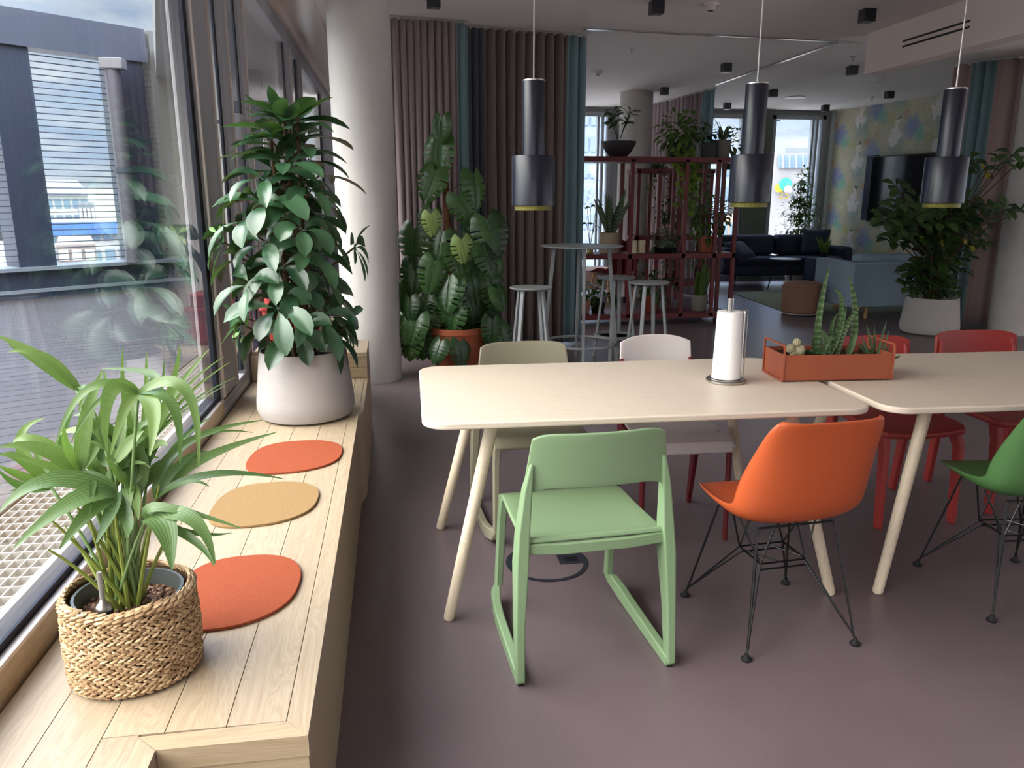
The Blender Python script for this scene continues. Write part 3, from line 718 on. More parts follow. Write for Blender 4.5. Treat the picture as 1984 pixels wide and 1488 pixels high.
# ================================================================ TILTING PLASTIC CHAIRS
def tip_chair(label,loc,rz,m):
    t=thing('plastic_chair',label,'chair',loc,rz)
    for sx in (-1,1):
        q=MB()
        up=[(sx*.245,.0,.012),(sx*.242,.022,.20),(sx*.234,.042,.38),(sx*.228,.046,.48),(sx*.216,.038,.62),(sx*.205,.026,.70)]
        q.sweep(up,[.013,.015,.019,.018,.013,.006],[.020,.026,.036,.030,.020,.006],(1,0,0))
        lo=[(sx*.243,-.006,.018),(sx*.24,.34,.0245),(sx*.236,.42,.034),(sx*.225,.50,.052),(sx*.212,.508,.07),(sx*.205,.47,.36),(sx*.20,.462,.43)]
        q.sweep(lo,[.015,.015,.015,.015,.013,.014,.016],[.018,.024,.026,.024,.018,.018,.024],(1,0,0))
        build('side_frame',q,m,t,bevel=.006)
        build('glide',MB().box((sx*.243-.009,-.012,0),(sx*.243+.009,.03,.004)),M_darkrub,t)
    rows=[]
    for i in range(15):
        y=.03+.455*i/14; r=[]
        for j in range(13):
            x=-.226+.452*j/12; tt=i/14
            z=.446-.022*math.sin(pi*min(1,tt*1.15))*(1-(x/.25)**2)*1.0+(.0-.02*max(0,tt-.85)/.15)+.0
            z+= .0 if i>0 else .012
            r.append((x*(1-.06*tt),y+.0,z))
        rows.append(r)
    q=MB().grid(rows); build('seat',q,m,t,solid=.016,bevel=.004)
    q=MB(); q.sweep([(-.232,.036,.432),(-.1,.024,.428),(.1,.024,.428),(.232,.036,.432)],[.017]*4,[.009]*4,(0,0,1)); build('seat_rail',q,m,t,bevel=.003)
    rows=[]
    for i in range(9):
        z=.622+.172*i/8; r=[]
        hw=.226-.024*i/8
        for j in range(17):
            s_=-1+2*j/16; zz=z-(.016*abs(s_)**8 if i==8 else 0)+(.03*abs(s_)**7*-1 if i==0 else 0)
            r.append((hw*s_,.048-.022*i/8-.035*(1-s_*s_),zz))
        rows.append(r)
    build('backrest',MB().grid(rows),m,t,solid=.012,bevel=.004)
    return t
tip_chair('pale green plastic chair with floor runners, back turned to us at the near side',(.58,2.085,0),math.radians(3.5),M_green)
tip_chair('olive grey plastic runner chair tucked in on the far side of the table',(.585,3.56,0),math.radians(182),M_olive)
# ================================================================ SHELL CHAIRS ON WIRE BASE
def shell_chair(label,loc,rz,m):
    t=thing('shell_chair',label,'chair',loc,rz)
    prof=[(.235,.425,.125,.000),(.225,.440,.17,.004),(.19,.447,.200,.012),(.12,.440,.222,.030),(.03,.428,.235,.050),(-.06,.420,.238,.066),(-.13,.425,.238,.078),(-.180,.450,.238,.088),(-.208,.495,.236,.096),(-.224,.55,.232,.098),(-.238,.61,.226,.088),(-.250,.67,.216,.072),(-.262,.725,.208,.055),(-.272,.770,.200,.040),(-.279,.797,.186,.030),(-.281,.806,.165,.028)]
    rows=[]
    for i,(y,z,w,c) in enumerate(prof):
        a=prof[max(0,i-1)]; b=prof[min(len(prof)-1,i+1)]
        ty,tz=b[0]-a[0],b[1]-a[1]; l=math.hypot(ty,tz); ny,nz=tz/l,-ty/l   # toward sitter
        r=[]
        for j in range(17):
            s_=-1+2*j/16; k=abs(s_)**2.4
            r.append((w*math.sin(s_*pi/2*.96)/math.sin(pi/2*.96)*(1-.03*k),y+ny*c*k,z+nz*c*k))
        rows.append(r)
    build('shell',MB().grid(rows),m,t,solid=.007,sub=1)
    w=.0042
    feet={(-1,-1):(-.20,-.215),(1,-1):(.20,-.215),(-1,1):(-.21,.215),(1,1):(.21,.215)}
    q=MB()
    ux,uy0,uy1,zz=.085,-.07,.07,.255
    for (sx,sy),(fx,fy) in feet.items():
        yy=uy1 if sy>0 else uy0
        q.tube([(fx,fy,.018),(fx*.98,fy*.98,.03),(sx*.14,sy*.125,.412)],w,8)        # outer leg rod
        q.tube([(fx*.97,fy*.97,.036),(sx*ux,yy,zz),(sx*ux*.4,yy+sy*.0,zz+.16)],w*.85,8)
        q.tube([(fx*.965,fy*.975,.036),(sx*ux,yy*.6,zz),(sx*.02,-yy*.9,zz+.0)],w*.85,8)
        q.tube([(sx*ux,yy,zz),(sx*.15,yy*.3,.415)],w*.8,8)
        q.tube([(sx*ux,yy,zz),(sx*ux,-yy,zz)],w*.8,8)
        q.tube([(-ux,yy,zz),(ux,yy,zz)],w*.8,8)
        q.tube([(-ux,yy,zz-.022),(ux,yy,zz-.022)],w*.8,8)
    q.tube([(-.14,.125,.412),(.14,.125,.412)],w,8); q.tube([(-.14,-.125,.412),(.14,-.125,.412)],w,8)
    build('wire_base',q,M_blackwire,t)
    for (fx,fy) in feet.values():
        build('foot_glide',MB().lathe([(.017,0),(.018,.006),(.009,.014),(.006,.024)],(fx,fy,0),14),M_darkrub,t)
    return t
shell_chair('burnt orange shell chair on a black wire base, drawn up to the near table',(1.262,2.318,0),math.radians(4.5),M_orange)
shell_chair('forest green shell chair on a wire base, cut off by the right edge',(2.255,2.385,0),math.radians(-4),M_dgreen)
# ================================================================ WHITE CHAIR WITH RED METAL LEGS
t=thing('metal_leg_chair','warm white chair with dark red metal legs on the far side behind the green chair','chair',(1.2,3.17,0),math.radians(179))
rows=[]
for i in range(13):
    tt=i/12; y=-.19+.40*tt; r=[]
    z=.462-.012*math.sin(pi*tt)
    if tt>.86: z-=.045*((tt-.86)/.14)**1.5
    for j in range(11):
        s_=-1+2*j/10; r.append((s_*(.19+.02*tt),y,z+.006*abs(s_)**3))
    rows.append(r)
build('seat',MB().grid(rows),M_white,t,solid=.012,bevel=.003)
q=MB(); q.box((-.20,.195,.40),(.20,.212,.455)); build('seat_front',q,M_white,t,bevel=.008)
rows=[]
for i in range(11):
    tt=i/10; z=.60+.225*tt; r=[]
    for j in range(17):
        s_=-1+2*j/16; hw=.178-.008*tt
        r.append((hw*s_,-.255-.03*tt-.03*(1-s_*s_),z-.03*abs(s_)**3*tt))
    rows.append(r)
build('backrest',MB().grid(rows),M_white,t,solid=.011,bevel=.003)
for sx in (-1,1):
    build('leg',MB().tube([(sx*.19,.205,0),(sx*.19,.19,.45)],[.011,.013],12),M_redmetal,t)
    build('leg',MB().sweep([(sx*.185,-.235,0),(sx*.185,-.17,.40),(sx*.18,-.20,.46),(sx*.172,-.255,.62),(sx*.168,-.27,.72)],[.010]*5,[.012,.038,.030,.016,.010],(1,0,0)),M_redmetal,t,bevel=.003)
q=MB(); q.sweep([(0,-.17,.42),(0,.19,.42)],[.19]*2,[.010]*2,(1,0,0)); build('seat_frame',q,M_redmetal,t)
for sx in (-1,1): build('rivet',MB().sphere((sx*.165,.12,.468),.006,8,5,sz=.4),M_steel,t)
# ================================================================ RED PLASTIC CHAIRS
def red_chair(label,loc,rz):
    t=thing('red_plastic_chair',label,'chair',loc,rz)
    rows=[]
    for i in range(13):
        tt=i/12; y=-.20+.42*tt; hw=.19+.035*math.sin(pi*min(1,tt*.75)); r=[]
        for j in range(13):
            s_=-1+2*j/12; z=.45-.014*(1-s_*s_)-(.012*((tt-.8)/.2)**2 if tt>.8 else 0)
            r.append((hw*s_*(1-.10*(max(0,tt-.85)/.15)**2),y,z))
        rows.append(r)
    build('seat',MB().grid(rows),M_red,t,solid=.03,bevel=.01)
    for sx in (-1,1):
        build('leg',MB().sweep([(sx*.185,.215,0),(sx*.185,.20,.36),(sx*.175,.17,.44)],[.012,.014,.02],[.020,.026,.03],(1,0,0)),M_red,t,bevel=.006)
        build('leg',MB().sweep([(sx*.195,-.225,0),(sx*.20,-.19,.30),(sx*.205,-.19,.46),(sx*.205,-.235,.64),(sx*.195,-.262,.75)],[.013,.014,.016,.012,.008],[.02,.026,.032,.02,.012],(1,0,0)),M_red,t,bevel=.006)
    rows=[]
    for i in range(9):
        tt=i/8; z=.61+.18*tt; r=[]
        for j in range(17):
            s_=-1+2*j/16; r.append((.232*s_*(1-.05*tt),-.235-.03*tt-.045*(1-s_*s_),z-.022*abs(s_)**6*(1 if i==8 else 0)))
        rows.append(r)
    build('backrest',MB().grid(rows),M_red,t,solid=.014,bevel=.005)
    return t
red_chair('red plastic chair behind the second table, next to the orange shell chair',(2.30,3.19,0),math.radians(181))
red_chair('red plastic chair at far right with its backrest above the second table',(2.93,3.26,0),math.radians(178))
# ================================================================ FLOOR SOCKET RING
t=thing('floor_socket','round metal floor socket lid under the near table','socket',(.575,2.862,0))
q=MB(); n=48
q.lathe([(.166,.0005),(.168,.003),(.150,.003),(.150,.0005)],n=n); build('ring',q,mat('dark steel ring',(52,56,66),.4,.5,.5),t)
q=MB(); q.add([(-.15*math.cos(a),.15*math.sin(a),.0016) for a in [i*2*pi/48 for i in range(48)]],[tuple(range(48))]); build('inlay',q,M_floor,t,smooth=False)
q=MB(); q.box((.05,-.03,.0017),(.15,.055,.0035)); q.box((-.155,-.05,.0017),(-.115,.06,.0035)); build('hinge',q,mat('dark steel ring',(52,56,66)),t,bevel=.001)
q=MB(); q.box((.075,-.01,.0036),(.13,.03,.0042)); build('slot',q,M_black,t,smooth=False)
# ================================================================ PENDANT LAMPS
def pendant(label,px_,py_,zb,zt):
    t=thing('pendant_lamp',label,'lamp',(px_,py_,0),0,'graphite pendant lamps over the tables')
    mid=zb+.178+.008; 
    build('shade',MB().lathe([(.074,zb+.012),(.0775,zb+.014),(.0775,mid-.002),(.0765,mid),(.0405,mid)],n=48),M_lamp,t)
    build('neck',MB().lathe([(.0405,mid-.002),(.0405,zt-.004),(.039,zt)],n=40),M_lamp,t)
    build('cap',MB().lathe([(.0412,zt-.003),(.0412,zt+.001),(.036,zt+.003),(.0,zt+.003)],n=40),M_steel,t)
    q=MB().lathe([(.060,zb+.0),(.0665,zb-.004),(.068,zb+.013)],n=48)
    build('louvre_ring',q,M_brass,t)
    build('bulb',MB().sphere((0,0,zb+.04),.025,12,8),M_white,t)
    build('cord',MB().tube([(0,0,zt),(0,0,CEIL-.02)],.0026,8),M_steel,t)
    build('ceiling_rose',MB().lathe([(.045,CEIL-.025),(.045,CEIL-.002)],n=24),M_lamp,t)
ly=2.85
for lab,ub,vb,ut,vt in (('graphite stepped cylinder pendant lamp left, before the brown curtain',1033,403,1034,156),('graphite stepped cylinder pendant lamp middle, before the red shelf',1453,397,1465,162),('graphite stepped cylinder pendant lamp right, before the black television',1828,398,1848,172)):
    b=PY(ub,vb,ly); a=PY(ut,vt,ly); pendant(lab,(a.x+b.x)/2,ly,b.z-.004,a.z)
# ================================================================ THINGS ON THE TABLE
hc=Vector((1.292,2.852,.74)); 
t=thing('paper_towel_holder','brushed steel paper towel holder standing on the near table','holder',hc)
build('base',MB().lathe([(.074,0),(.077,.003),(.077,.010),(.073,.014),(0,.015)],n=40),M_steel,t)
top=PY(1410,578,2.852).z-.74; rt=PY(1410,603,2.852).z-.74
build('pole',MB().tube([(0,0,.014),(0,0,top)],.0125,20),M_steel,t)
build('wire_arm',MB().tube([(.073,0,.008),(.075,0,rt+.0),(.068,0,rt+.006),(.04,0,rt+.002)],.002,8),M_steel,t)
q=MB(); 
q.lathe([(.018,.017),(.056,.017),(.0555,.02),(.048,rt-.004),(.046,rt),(.018,rt)],n=40)
o=build('paper_towel_roll',q,mat('soft white paper',(236,232,230),.95,.1,bump=.25,bscale=260)); o.location=hc; tag(o,'white paper towel roll on the steel holder','paper roll')
q=MB(); q.grid([[(.050+.012*t_,-.03+.02*t_+(.022 if s_ else 0)*math.sin(t_*3),.02+(rt-.02)*k/6) for t_ in [0,.33,.66,1]] for k in range(7) for s_ in [1]])
build('loose_sheet',q,mat('soft white paper',(236,232,230)),o,solid=.0015)
# planter box
pl=PZ(1517,741,.74); pr=PZ(1725,737,.74); ax=(pr-pl); Lp=ax.length; ax.normalize(); ry_=math.atan2(ax.y,ax.x)
pt=thing('planter_box','terracotta coloured metal planter box with snake plant and succulents on the tables','planter',pl+Vector((0,0,.0005)),ry_)
Hp=PY(1520,689,pl.y).z-.74; Dp=.195
q=MB(); th=.003
q.box((0,0,.004),(Lp,th,Hp)); q.box((0,Dp-th,.004),(Lp,Dp,Hp)); q.box((0,0,.004),(th,Dp,Hp)); q.box((Lp-th,0,.004),(Lp,Dp,Hp)); q.box((0,0,.004),(Lp,Dp,.008))
build('box',q,M_terrapl,pt,smooth=False,bevel=.001)
build('soil',BX((.004,.004,.01),(Lp-.004,Dp-.004,Hp-.016)),M_soil,pt,smooth=False)
for x in (-.003,Lp+.003):
    w=.0035; z1=Hp+.038
    ring=[(x,0,.006),(x,0,z1-.01),(x,.008,z1),(x,Dp-.008,z1),(x,Dp,z1-.01),(x,Dp,.006),(x,.1,.0045),(x,0,.006)]
    build('end_frame',MB().sweep(ring,[w]*8,[w]*8,(1,0,0)),M_terrapl,pt)
# ================================================================ BAR FURNITURE
tc_=PZ(1127,476,1.05)
t=thing('bar_table','tall round grey bar table in front of the brown curtain','table',(tc_.x,tc_.y,0))
build('tabletop',MB().lathe([(.0,1.035),(.345,1.038),(.362,1.046),(.362,1.052),(0,1.052)],n=64),M_greymetal,t)
for k in range(4):
    a=math.radians(-98+90*k); ca_,sa_=math.cos(a),math.sin(a)
    build('leg',MB().sweep([(ca_*.34,sa_*.34,0),(ca_*.24,sa_*.24,1.036)],[.013]*2,[.016]*2,(-sa_,ca_,0)),M_greymetal,t,bevel=.003)
q=MB(); q.tube([(math.cos(a)*.325,math.sin(a)*.325,.19) for a in [i*2*pi/64 for i in range(65)]],.013,8,False); build('foot_ring',q,M_greymetal,t)
def stool():
    t=thing('bar_stool','','stool',(0,0,0),0,'round grey bar stools')
    build('seat',MB().lathe([(0,.735),(.150,.735),(.170,.742),(.175,.750),(.170,.755),(0,.750)],n=48),M_greymetal,t)
    for k in range(4):
        a=math.radians(45+90*k); c_,s_=math.cos(a),math.sin(a)
        build('leg',MB().sweep([(c_*.20,s_*.20,0),(c_*.115,s_*.115,.737)],[.016]*2,[.010]*2,(-s_,c_,0)),M_greymetal,t,bevel=.003)
    build('foot_ring',MB().lathe([(.165,.20),(.195,.20),(.195,.222),(.165,.222),(.165,.20)],n=48),M_greymetal,t)
    return t
p=PZ(1029,557,.75); st=stool(); st.location=(p.x,p.y,0); st['label']='round grey bar stool alone at the left of the bar table'
p=PZ(1195,537,.75); dup(st,'round grey bar stool behind the bar table leg, farther of the right pair',(p.x,p.y,0),.3)
p=PZ(1258,547,.75); dup(st,'round grey bar stool nearest the red shelf, front of the right pair',(p.x,p.y,0),.15)
# ================================================================ CURTAINS
def curtain(name,label,segs,group=None,z0=.03,z1=CEIL-.02,amp=.055,wl=.13,seed=1):
    """segs: list of (path start, path end, material, n waves)"""
    rs=random.Random(seed)
    root=thing(name,label,'curtain',(segs[0][0][0],segs[0][0][1],0),0,group)
    ph=0
    for (a,b,m,nw,am) in segs:
        a=Vector(a).to_3d(); b=Vector(b).to_3d(); d=(b-a); Ld=d.length; d.normalize(); n_=Vector((-d.y,d.x,0))
        N=int(nw*12); jit=[rs.uniform(.55,1.15) for _ in range(int(nw)+3)]; sh=[rs.uniform(-.25,.25) for _ in range(int(nw)+3)]
        rows=[]
        for zi in range(15):
            tz=zi/14; z=z0+(z1-z0)*tz; r=[]
            for i in range(N+1):
                u_=i/N*nw; k=int(u_); f=u_-k; A=am*(jit[k]*(1-f)+jit[k+1]*f); S=sh[k]*(1-f)+sh[k+1]*f
                A*=min(1,u_*1.6+.02,(nw-u_)*1.6+.02); fl=1.12-.45*tz; w=2*pi*(u_+S*(1-tz)*.9)+.5*math.sin(tz*3+k*1.3)*(1-tz)*.5
                p=a+d*(Ld*i/N+math.cos(w)*.012*min(1,u_*2,(nw-u_)*2))+n_*(A*fl*math.sin(w)+.012*math.sin(z*2.1+u_*1.7)*(1-tz)*min(1,u_*2,(nw-u_)*2))
                r.append((p.x,p.y,z))
            rows.append(r)
        q=MB().grid(rows)
        build('curtain_panel',q,m,root,world=True,solid=.004,angle=80)
    q=MB()
    for (a,b,m,nw,am) in segs[:1]+segs[-1:]:
        pass
    a=Vector(segs[0][0]).to_3d(); b=Vector(segs[-1][1]).to_3d()
    q.sweep([a+Vector((0,0,CEIL-.018)),b+Vector((0,0,CEIL-.018))],[.014]*2,[.014]*2,Vector((0,0,1)))
    build('hanging_track',q,mat('aluminium curtain rail',(188,184,182)),root,world=True)
    return root
curtain('curtain','mauve grey pleated curtain between the concrete column and the tall monstera',[((.03,7.12),(.60,7.22),M_cur_mauve,9.5,.05),((.60,7.22),(.70,7.26),M_cur_teal,1.5,.03)],seed=4)
curtain('curtain','taupe brown pleated curtain with teal edge behind the left pendant lamp',[((.66,7.40),(.86,7.42),M_cur_dark,3,.035),((.86,7.42),(1.66,7.58),M_cur_brown,8.5,.055),((1.66,7.58),(1.86,7.64),M_cur_teal,2,.035)],seed=9)
curtain('curtain','mauve curtain in the distance hanging above the red shelf',[((4.22,12.9),(4.42,11.15),M_cur_mauve,13,.05),((4.42,11.15),(4.46,10.8),M_cur_teal,2,.04)],seed=5)
curtain('curtain','rose and pale teal curtain beside the television at far right',[((6.42,8.62),(6.50,8.42),M_cur_rose,1.5,.07),((6.50,8.42),(6.62,8.18),M_cur_teal,2.5,.05),((6.62,8.18),(6.80,7.98),M_cur_rose,1.5,.05)],seed=12)
# ================================================================ CEILING FIXTURES
def dlight(label,u,v):
    p=PZ(u,v,CEIL-.05)
    t=thing('downlight',label,'ceiling light',(p.x,p.y,CEIL),0,'black cube downlights')
    build('housing',BX((-.05,-.05,-.098),(.05,.05,-.0)),M_blackmetal,t,smooth=False,bevel=.003)
    build('lens',MB().lathe([(.0,-.0985),(.034,-.0985),(.034,-.0995),(0,-.0995)],n=20),mat('unlit frosted lens',(120,118,112),.4,.5),t)
for lab,u,v in (('black cube downlight at the top edge above the mauve curtain',840,2),('black cube downlight at the top edge between left and middle pendants',1272,15),('large looking black cube downlight right of the middle pendant cord',1680,31),
  ('black cube downlight just left of the middle pendant cord',1407,132),('black cube downlight touching the corner of the pale beam',1651,137),('black cube downlight left of the far mauve curtain top',1287,177),
  ('black cube downlight just right of the middle pendant neck',1498,181),('black cube downlight above the wallpaper near the ceiling edge',1723,184),('small black cube downlight over the far green window bay',1409,206),('small black cube downlight over the far right window corner',1599,210)): dlight(lab,u,v)
def smoke(label,u,v,s_=1.):
    p=PZ(u,v,CEIL-.03); t=thing('smoke_detector',label,'smoke detector',(p.x,p.y,CEIL),0,'ceiling smoke detectors')
    build('base',MB().lathe([(0,-.018),(.06,-.018),(.065,0)],n=28),M_white,t); build('head',MB().lathe([(.0,-.052),(.028,-.052),(.034,-.04),(.045,-.018)],n=24),M_white,t); build('grille',MB().lathe([(.0,-.055),(.022,-.055),(.022,-.050)],n=16),M_black,t)
smoke('white smoke detector at the top edge left of the middle pendant',1377,15); smoke('white smoke detector right of the teal curtain edge',1158,142); smoke('white smoke detector above the wallpaper beyond the beam corner',1702,155)
def sprink(label,u,v):
    p=PZ(u,v,CEIL-.03); t=thing('ceiling_sprinkler',label,'sprinkler',(p.x,p.y,CEIL),0,'ceiling sprinkler heads')
    build('rose',MB().lathe([(.0,-.006),(.035,-.005),(.038,0)],n=20),M_steel,t); build('head',MB().tube([(0,0,-.005),(0,0,-.05)],.009,8),M_steel,t)
sprink('small sprinkler head in the open ceiling between the pendants',1224,100); sprink('small sprinkler head near the beam corner',1652,115); sprink('small sprinkler head before the wallpaper top edge',1690,192); 
p=PZ(1540,188,CEIL); t=tag(build('ceiling_panel',MB().lathe([(0,-.012),(.15,-.012),(.15,0)],(0,0,0),32),M_white),'white round ceiling panel above the far right window','panel'); t.location=(p.x,p.y,CEIL)

# ================================================================ PLANTS
def whorl(mb,c,axis,n,L,W,rr,droop=.9,prof='obo',spread=1.,cross=2,seg=6,fold=.22):
    c=Vector(c); ax=Vector(axis).normalized()
    a=ax.cross(Vector((0,0,1)) if abs(ax.z)<.9 else Vector((1,0,0))).normalized(); b=ax.cross(a)
    ph=rr.uniform(0,6.3)
    for k in range(n):
        an=ph+2*pi*k/n+rr.uniform(-.25,.25); d=(a*math.cos(an)+b*math.sin(an))*spread+ax*rr.uniform(.15,.55); d.normalize()
        l=L*rr.uniform(.7,1.12); dr=droop*rr.uniform(.6,1.2); p0=c+d*L*.12
        pts=[]; p=p0.copy(); dd=d.copy()
        for i in range(seg+1):
            pts.append(p.copy()); p=p+dd*(l/seg); dd=(dd+Vector((0,0,-dr/seg*1.6))).normalized()
        mb.tube([c,p0],.0022,4,False)
        leaf(mb,pts,W*rr.uniform(.85,1.15),up=ax if abs(dd.dot(ax))<.95 else (0,0,1),fold=fold,prof=prof,cross=cross)
# --- tall leafy plant in the cement pot
rr=random.Random(21)
bp=thing('potted_plant','tall dark glossy leaved plant in a pale cement pot on the bench','plant',(-.44,3.69,BH+.001))
build('pot',MB().lathe([(0,0),(.185,0),(.212,.012),(.228,.05),(.226,.09),(.199,.322),(.190,.322),(.20,.20),(.0,.20)],n=64),M_pot,bp)
build('soil',MB().lathe([(0,.255),(.192,.255),(.192,.27),(0,.275)],n=32),mat('dark soil',(46,36,30)),bp)
q=MB()
for k in range(5):
    a=k*1.3; q.tube(bez([(.05*math.cos(a),.05*math.sin(a),.26),(.07*math.cos(a),.07*math.sin(a),.7),(.10*math.cos(a)*(1 if k else .2),.08*math.sin(a),.95+.1*k)],8),[.011]*5+[.008]*4,8)
q.tube(bez([(0,0,.26),(.03,.02,.7),(-.02,0,1.35)],8),.009,8)
build('stems',q,M_stembr,bp)
q=MB()
env=[(.34,.17),(.45,.22),(.6,.235),(.72,.25),(.82,.27),(.92,.22),(1.02,.19),(1.12,.165),(1.22,.125),(1.32,.07),(1.36,.01)]
def er(z):
    for (z0,r0),(z1,r1) in zip(env[:-1],env[1:]):
        if z0<=z<=z1: return r0+(r1-r0)*(z-z0)/(z1-z0)
    return .12
cnt=0
st_=MB()
for i in range(46):
    z=.38+.97*((i+.5)/46)**1.0; a=i*2.39996+rr.uniform(-.3,.3); r=er(z)*rr.uniform(.35,.95)
    c=(r*math.cos(a)-.045*math.sin(pi*min(1,max(0,(z-.3)/1.))),r*math.sin(a)*.9-.02,z); 
    ax=(math.cos(a)*(1.3-.8*z),math.sin(a)*(1.3-.8*z),.35+.5*z)
    whorl(q,c,ax,rr.choice((4,5,6)),.215*rr.uniform(.75,1.12),.080*rr.uniform(.85,1.1),rr,droop=rr.uniform(.7,1.5) if z<1.1 else rr.uniform(.2,.7),fold=rr.uniform(.1,.35))
    st_.tube(bez([(0,0,max(.26,z-.12)),(c[0]*.5,c[1]*.5,z-.05),c],4),.004,5,False)
whorl(q,(-.02,0,1.33),(0,0,1),8,.19,.06,rr,droop=-.25,spread=.8)
whorl(q,(-.31,-.03,.82),(-1,-.2,.3),6,.19,.07,rr,droop=1.1); whorl(q,(.26,.02,.79),(1,-.2,.2),7,.15,.05,rr,droop=1.2)
whorl(q,(-.25,-.08,.46),(-1,-.3,.1),6,.14,.06,rr,droop=1.); whorl(q,(.20,0,.42),(1,-.1,.1),6,.13,.05,rr,droop=1.)
for c_ in ((-.31,-.03,.82),(.26,.02,.79),(-.25,-.08,.46),(.20,0,.42),(-.02,0,1.33)): st_.tube(bez([(0,0,max(.27,c_[2]-.2)),(c_[0]*.4,c_[1]*.4,c_[2]-.12),c_],6),.005,6,False)
build('foliage',q,M_lf_ficus,bp,angle=180); build('branches',st_,M_stembr,bp)
q=MB(); whorl(q,(.14,-.05,1.0),(.5,-.6,.4),3,.06,.03,rr,droop=.3); whorl(q,(-.33,-.05,.86),(-.6,-.4,.4),3,.05,.025,rr,droop=.3); whorl(q,(-.24,-.1,.42),(-.6,-.4,.4),3,.06,.03,rr,droop=.3)
build('young_leaves',q,mat('fresh lime leaf',(84,120,50),.45,.4),bp,angle=180)
# --- palm in basket
bk=thing('potted_palm','young areca palm in a woven seagrass basket at the near end of the bench','plant',(-.593,1.63,BH+.001))
rr=random.Random(33)
q=MB(); RX,RY,HB=.131,.124,.180
rows=27
for i in range(rows):
    z=.006+(HB-.004)*(i+.5)/rows; n=50; tt=i/(rows-1)
    rad=(1+.03*math.sin(pi*tt)-.01*tt+.012*math.sin(i*2.1))
    for k in range(n):
        a=2*pi*(k+.5*(i%2)+rr.uniform(-.12,.12))/n; a2=2*pi/n*.82
        pts=[]
        for j in range(4):
            t_=j/3; aa=a+(t_-.5)*a2*1.5; rr_=1+.026*math.sin(pi*t_)-.012
            pts.append((RX*rad*rr_*math.cos(aa),RY*rad*rr_*math.sin(aa),z+(t_-.5)*.0085*(1 if i%2 else -1)+rr.uniform(-.0008,.0008)))
        q.tube(pts,[.0010,.0038,.0036,.0010],5,False)
for lay,(dz,dr) in enumerate(((HB+.004,0.),(HB+.011,-.004),(HB+.014,-.010))):
    n=44
    for k in range(n):
        a=2*pi*(k+rr.uniform(-.2,.2))/n; pts=[]
        for j in range(4):
            t_=j/3; aa=a+(t_-.5)*.22; pts.append(((RX+dr+.004*math.sin(pi*t_))*math.cos(aa),(RY+dr+.004*math.sin(pi*t_))*math.sin(aa),dz+(t_-.5)*.008+.003*math.sin(a*5)))
        q.tube(pts,[.0014,.0046,.0044,.0014],5,False)
m=bpy.data.materials.new('woven seagrass'); t=NT(m); g_=t.new('ShaderNodeNewGeometry')
t.bsdf(t.ramp(t.m('ADD',t.m('MULTIPLY',g_.outputs['Random Per Island'],.8),t.m('MULTIPLY',t.noise(t.coord('Object'),30,2),.3)),[(.1,(128,98,70)),(.6,(178,148,112)),(1.,(202,178,142))]),.75,.25,0,t.noise(t.coord('Object'),350,2),.3,.001)
build('basket',q,m,bk)
build('basket_lining',MB().lathe([(0,.003),(RX*.97,.003),(RX*.975,HB),(RX*.94,HB+.006),(RX*.92,HB-.03)],n=48,sy=RY/RX),mat('dark woven shade',(84,62,44),.9,.1),bk)
build('inner_pot',MB().lathe([(.100,.10),(.111,HB+.006),(.105,HB+.006),(.098,.12),(.0,.12)],n=48,sy=.96),mat('dark grey plastic pot',(78,82,82),.4,.4),bk)
q=MB()
for _ in range(430):
    a=rr.uniform(0,6.283); r=.098*math.sqrt(rr.random()); q.sphere((r*math.cos(a),r*math.sin(a)*.95,.150+rr.uniform(-.004,.006)+.004*math.cos(r*30)),rr.uniform(.0045,.0075),7,5,sx=rr.uniform(.8,1.2),sz=.85)
m=bpy.data.materials.new('fired clay pebbles'); t=NT(m); g_=t.new('ShaderNodeNewGeometry')
t.bsdf(t.ramp(g_.outputs['Random Per Island'],[(0,(70,52,46)),(.5,(112,84,70)),(1.,(150,120,100))]),.85,.2,0,t.noise(t.coord('Object'),300,2),.5,.001)
o=build('clay_pebbles',q,m,bk); o['kind']='stuff'
build('soil',MB().lathe([(0,.146),(.1,.146),(.1,.148),(0,.148)],n=24,sy=.95),M_soil,bk)
wi=MB().lathe([(.0165,.148),(.0185,.176),(.018,.179)],(-.030,-.062,0),20); ob=build('water_gauge',wi,M_black,bk); ob['label']='dark water level gauge with silver dome'
build('dome',MB().lathe([(.0182,.178),(.016,.187),(.008,.195),(.004,.203),(0,.204)],(-.030,-.062,0),20),M_steel,ob)
build('tube',MB().tube([(-.030,-.062,.186),(-.030,-.062,.262)],.0052,12),mat('clear plastic tube',(190,184,180),.15,.5,**{'Transmission Weight':.6}),ob)
build('float_pin',MB().tube([(-.030,-.062,.189),(-.030,-.062,.20)],.0026,8),M_red,ob)
def Z3(x,y): return (x*.2823,640+y*.2823)
base=Vector((-.60,1.625,BH+.15))
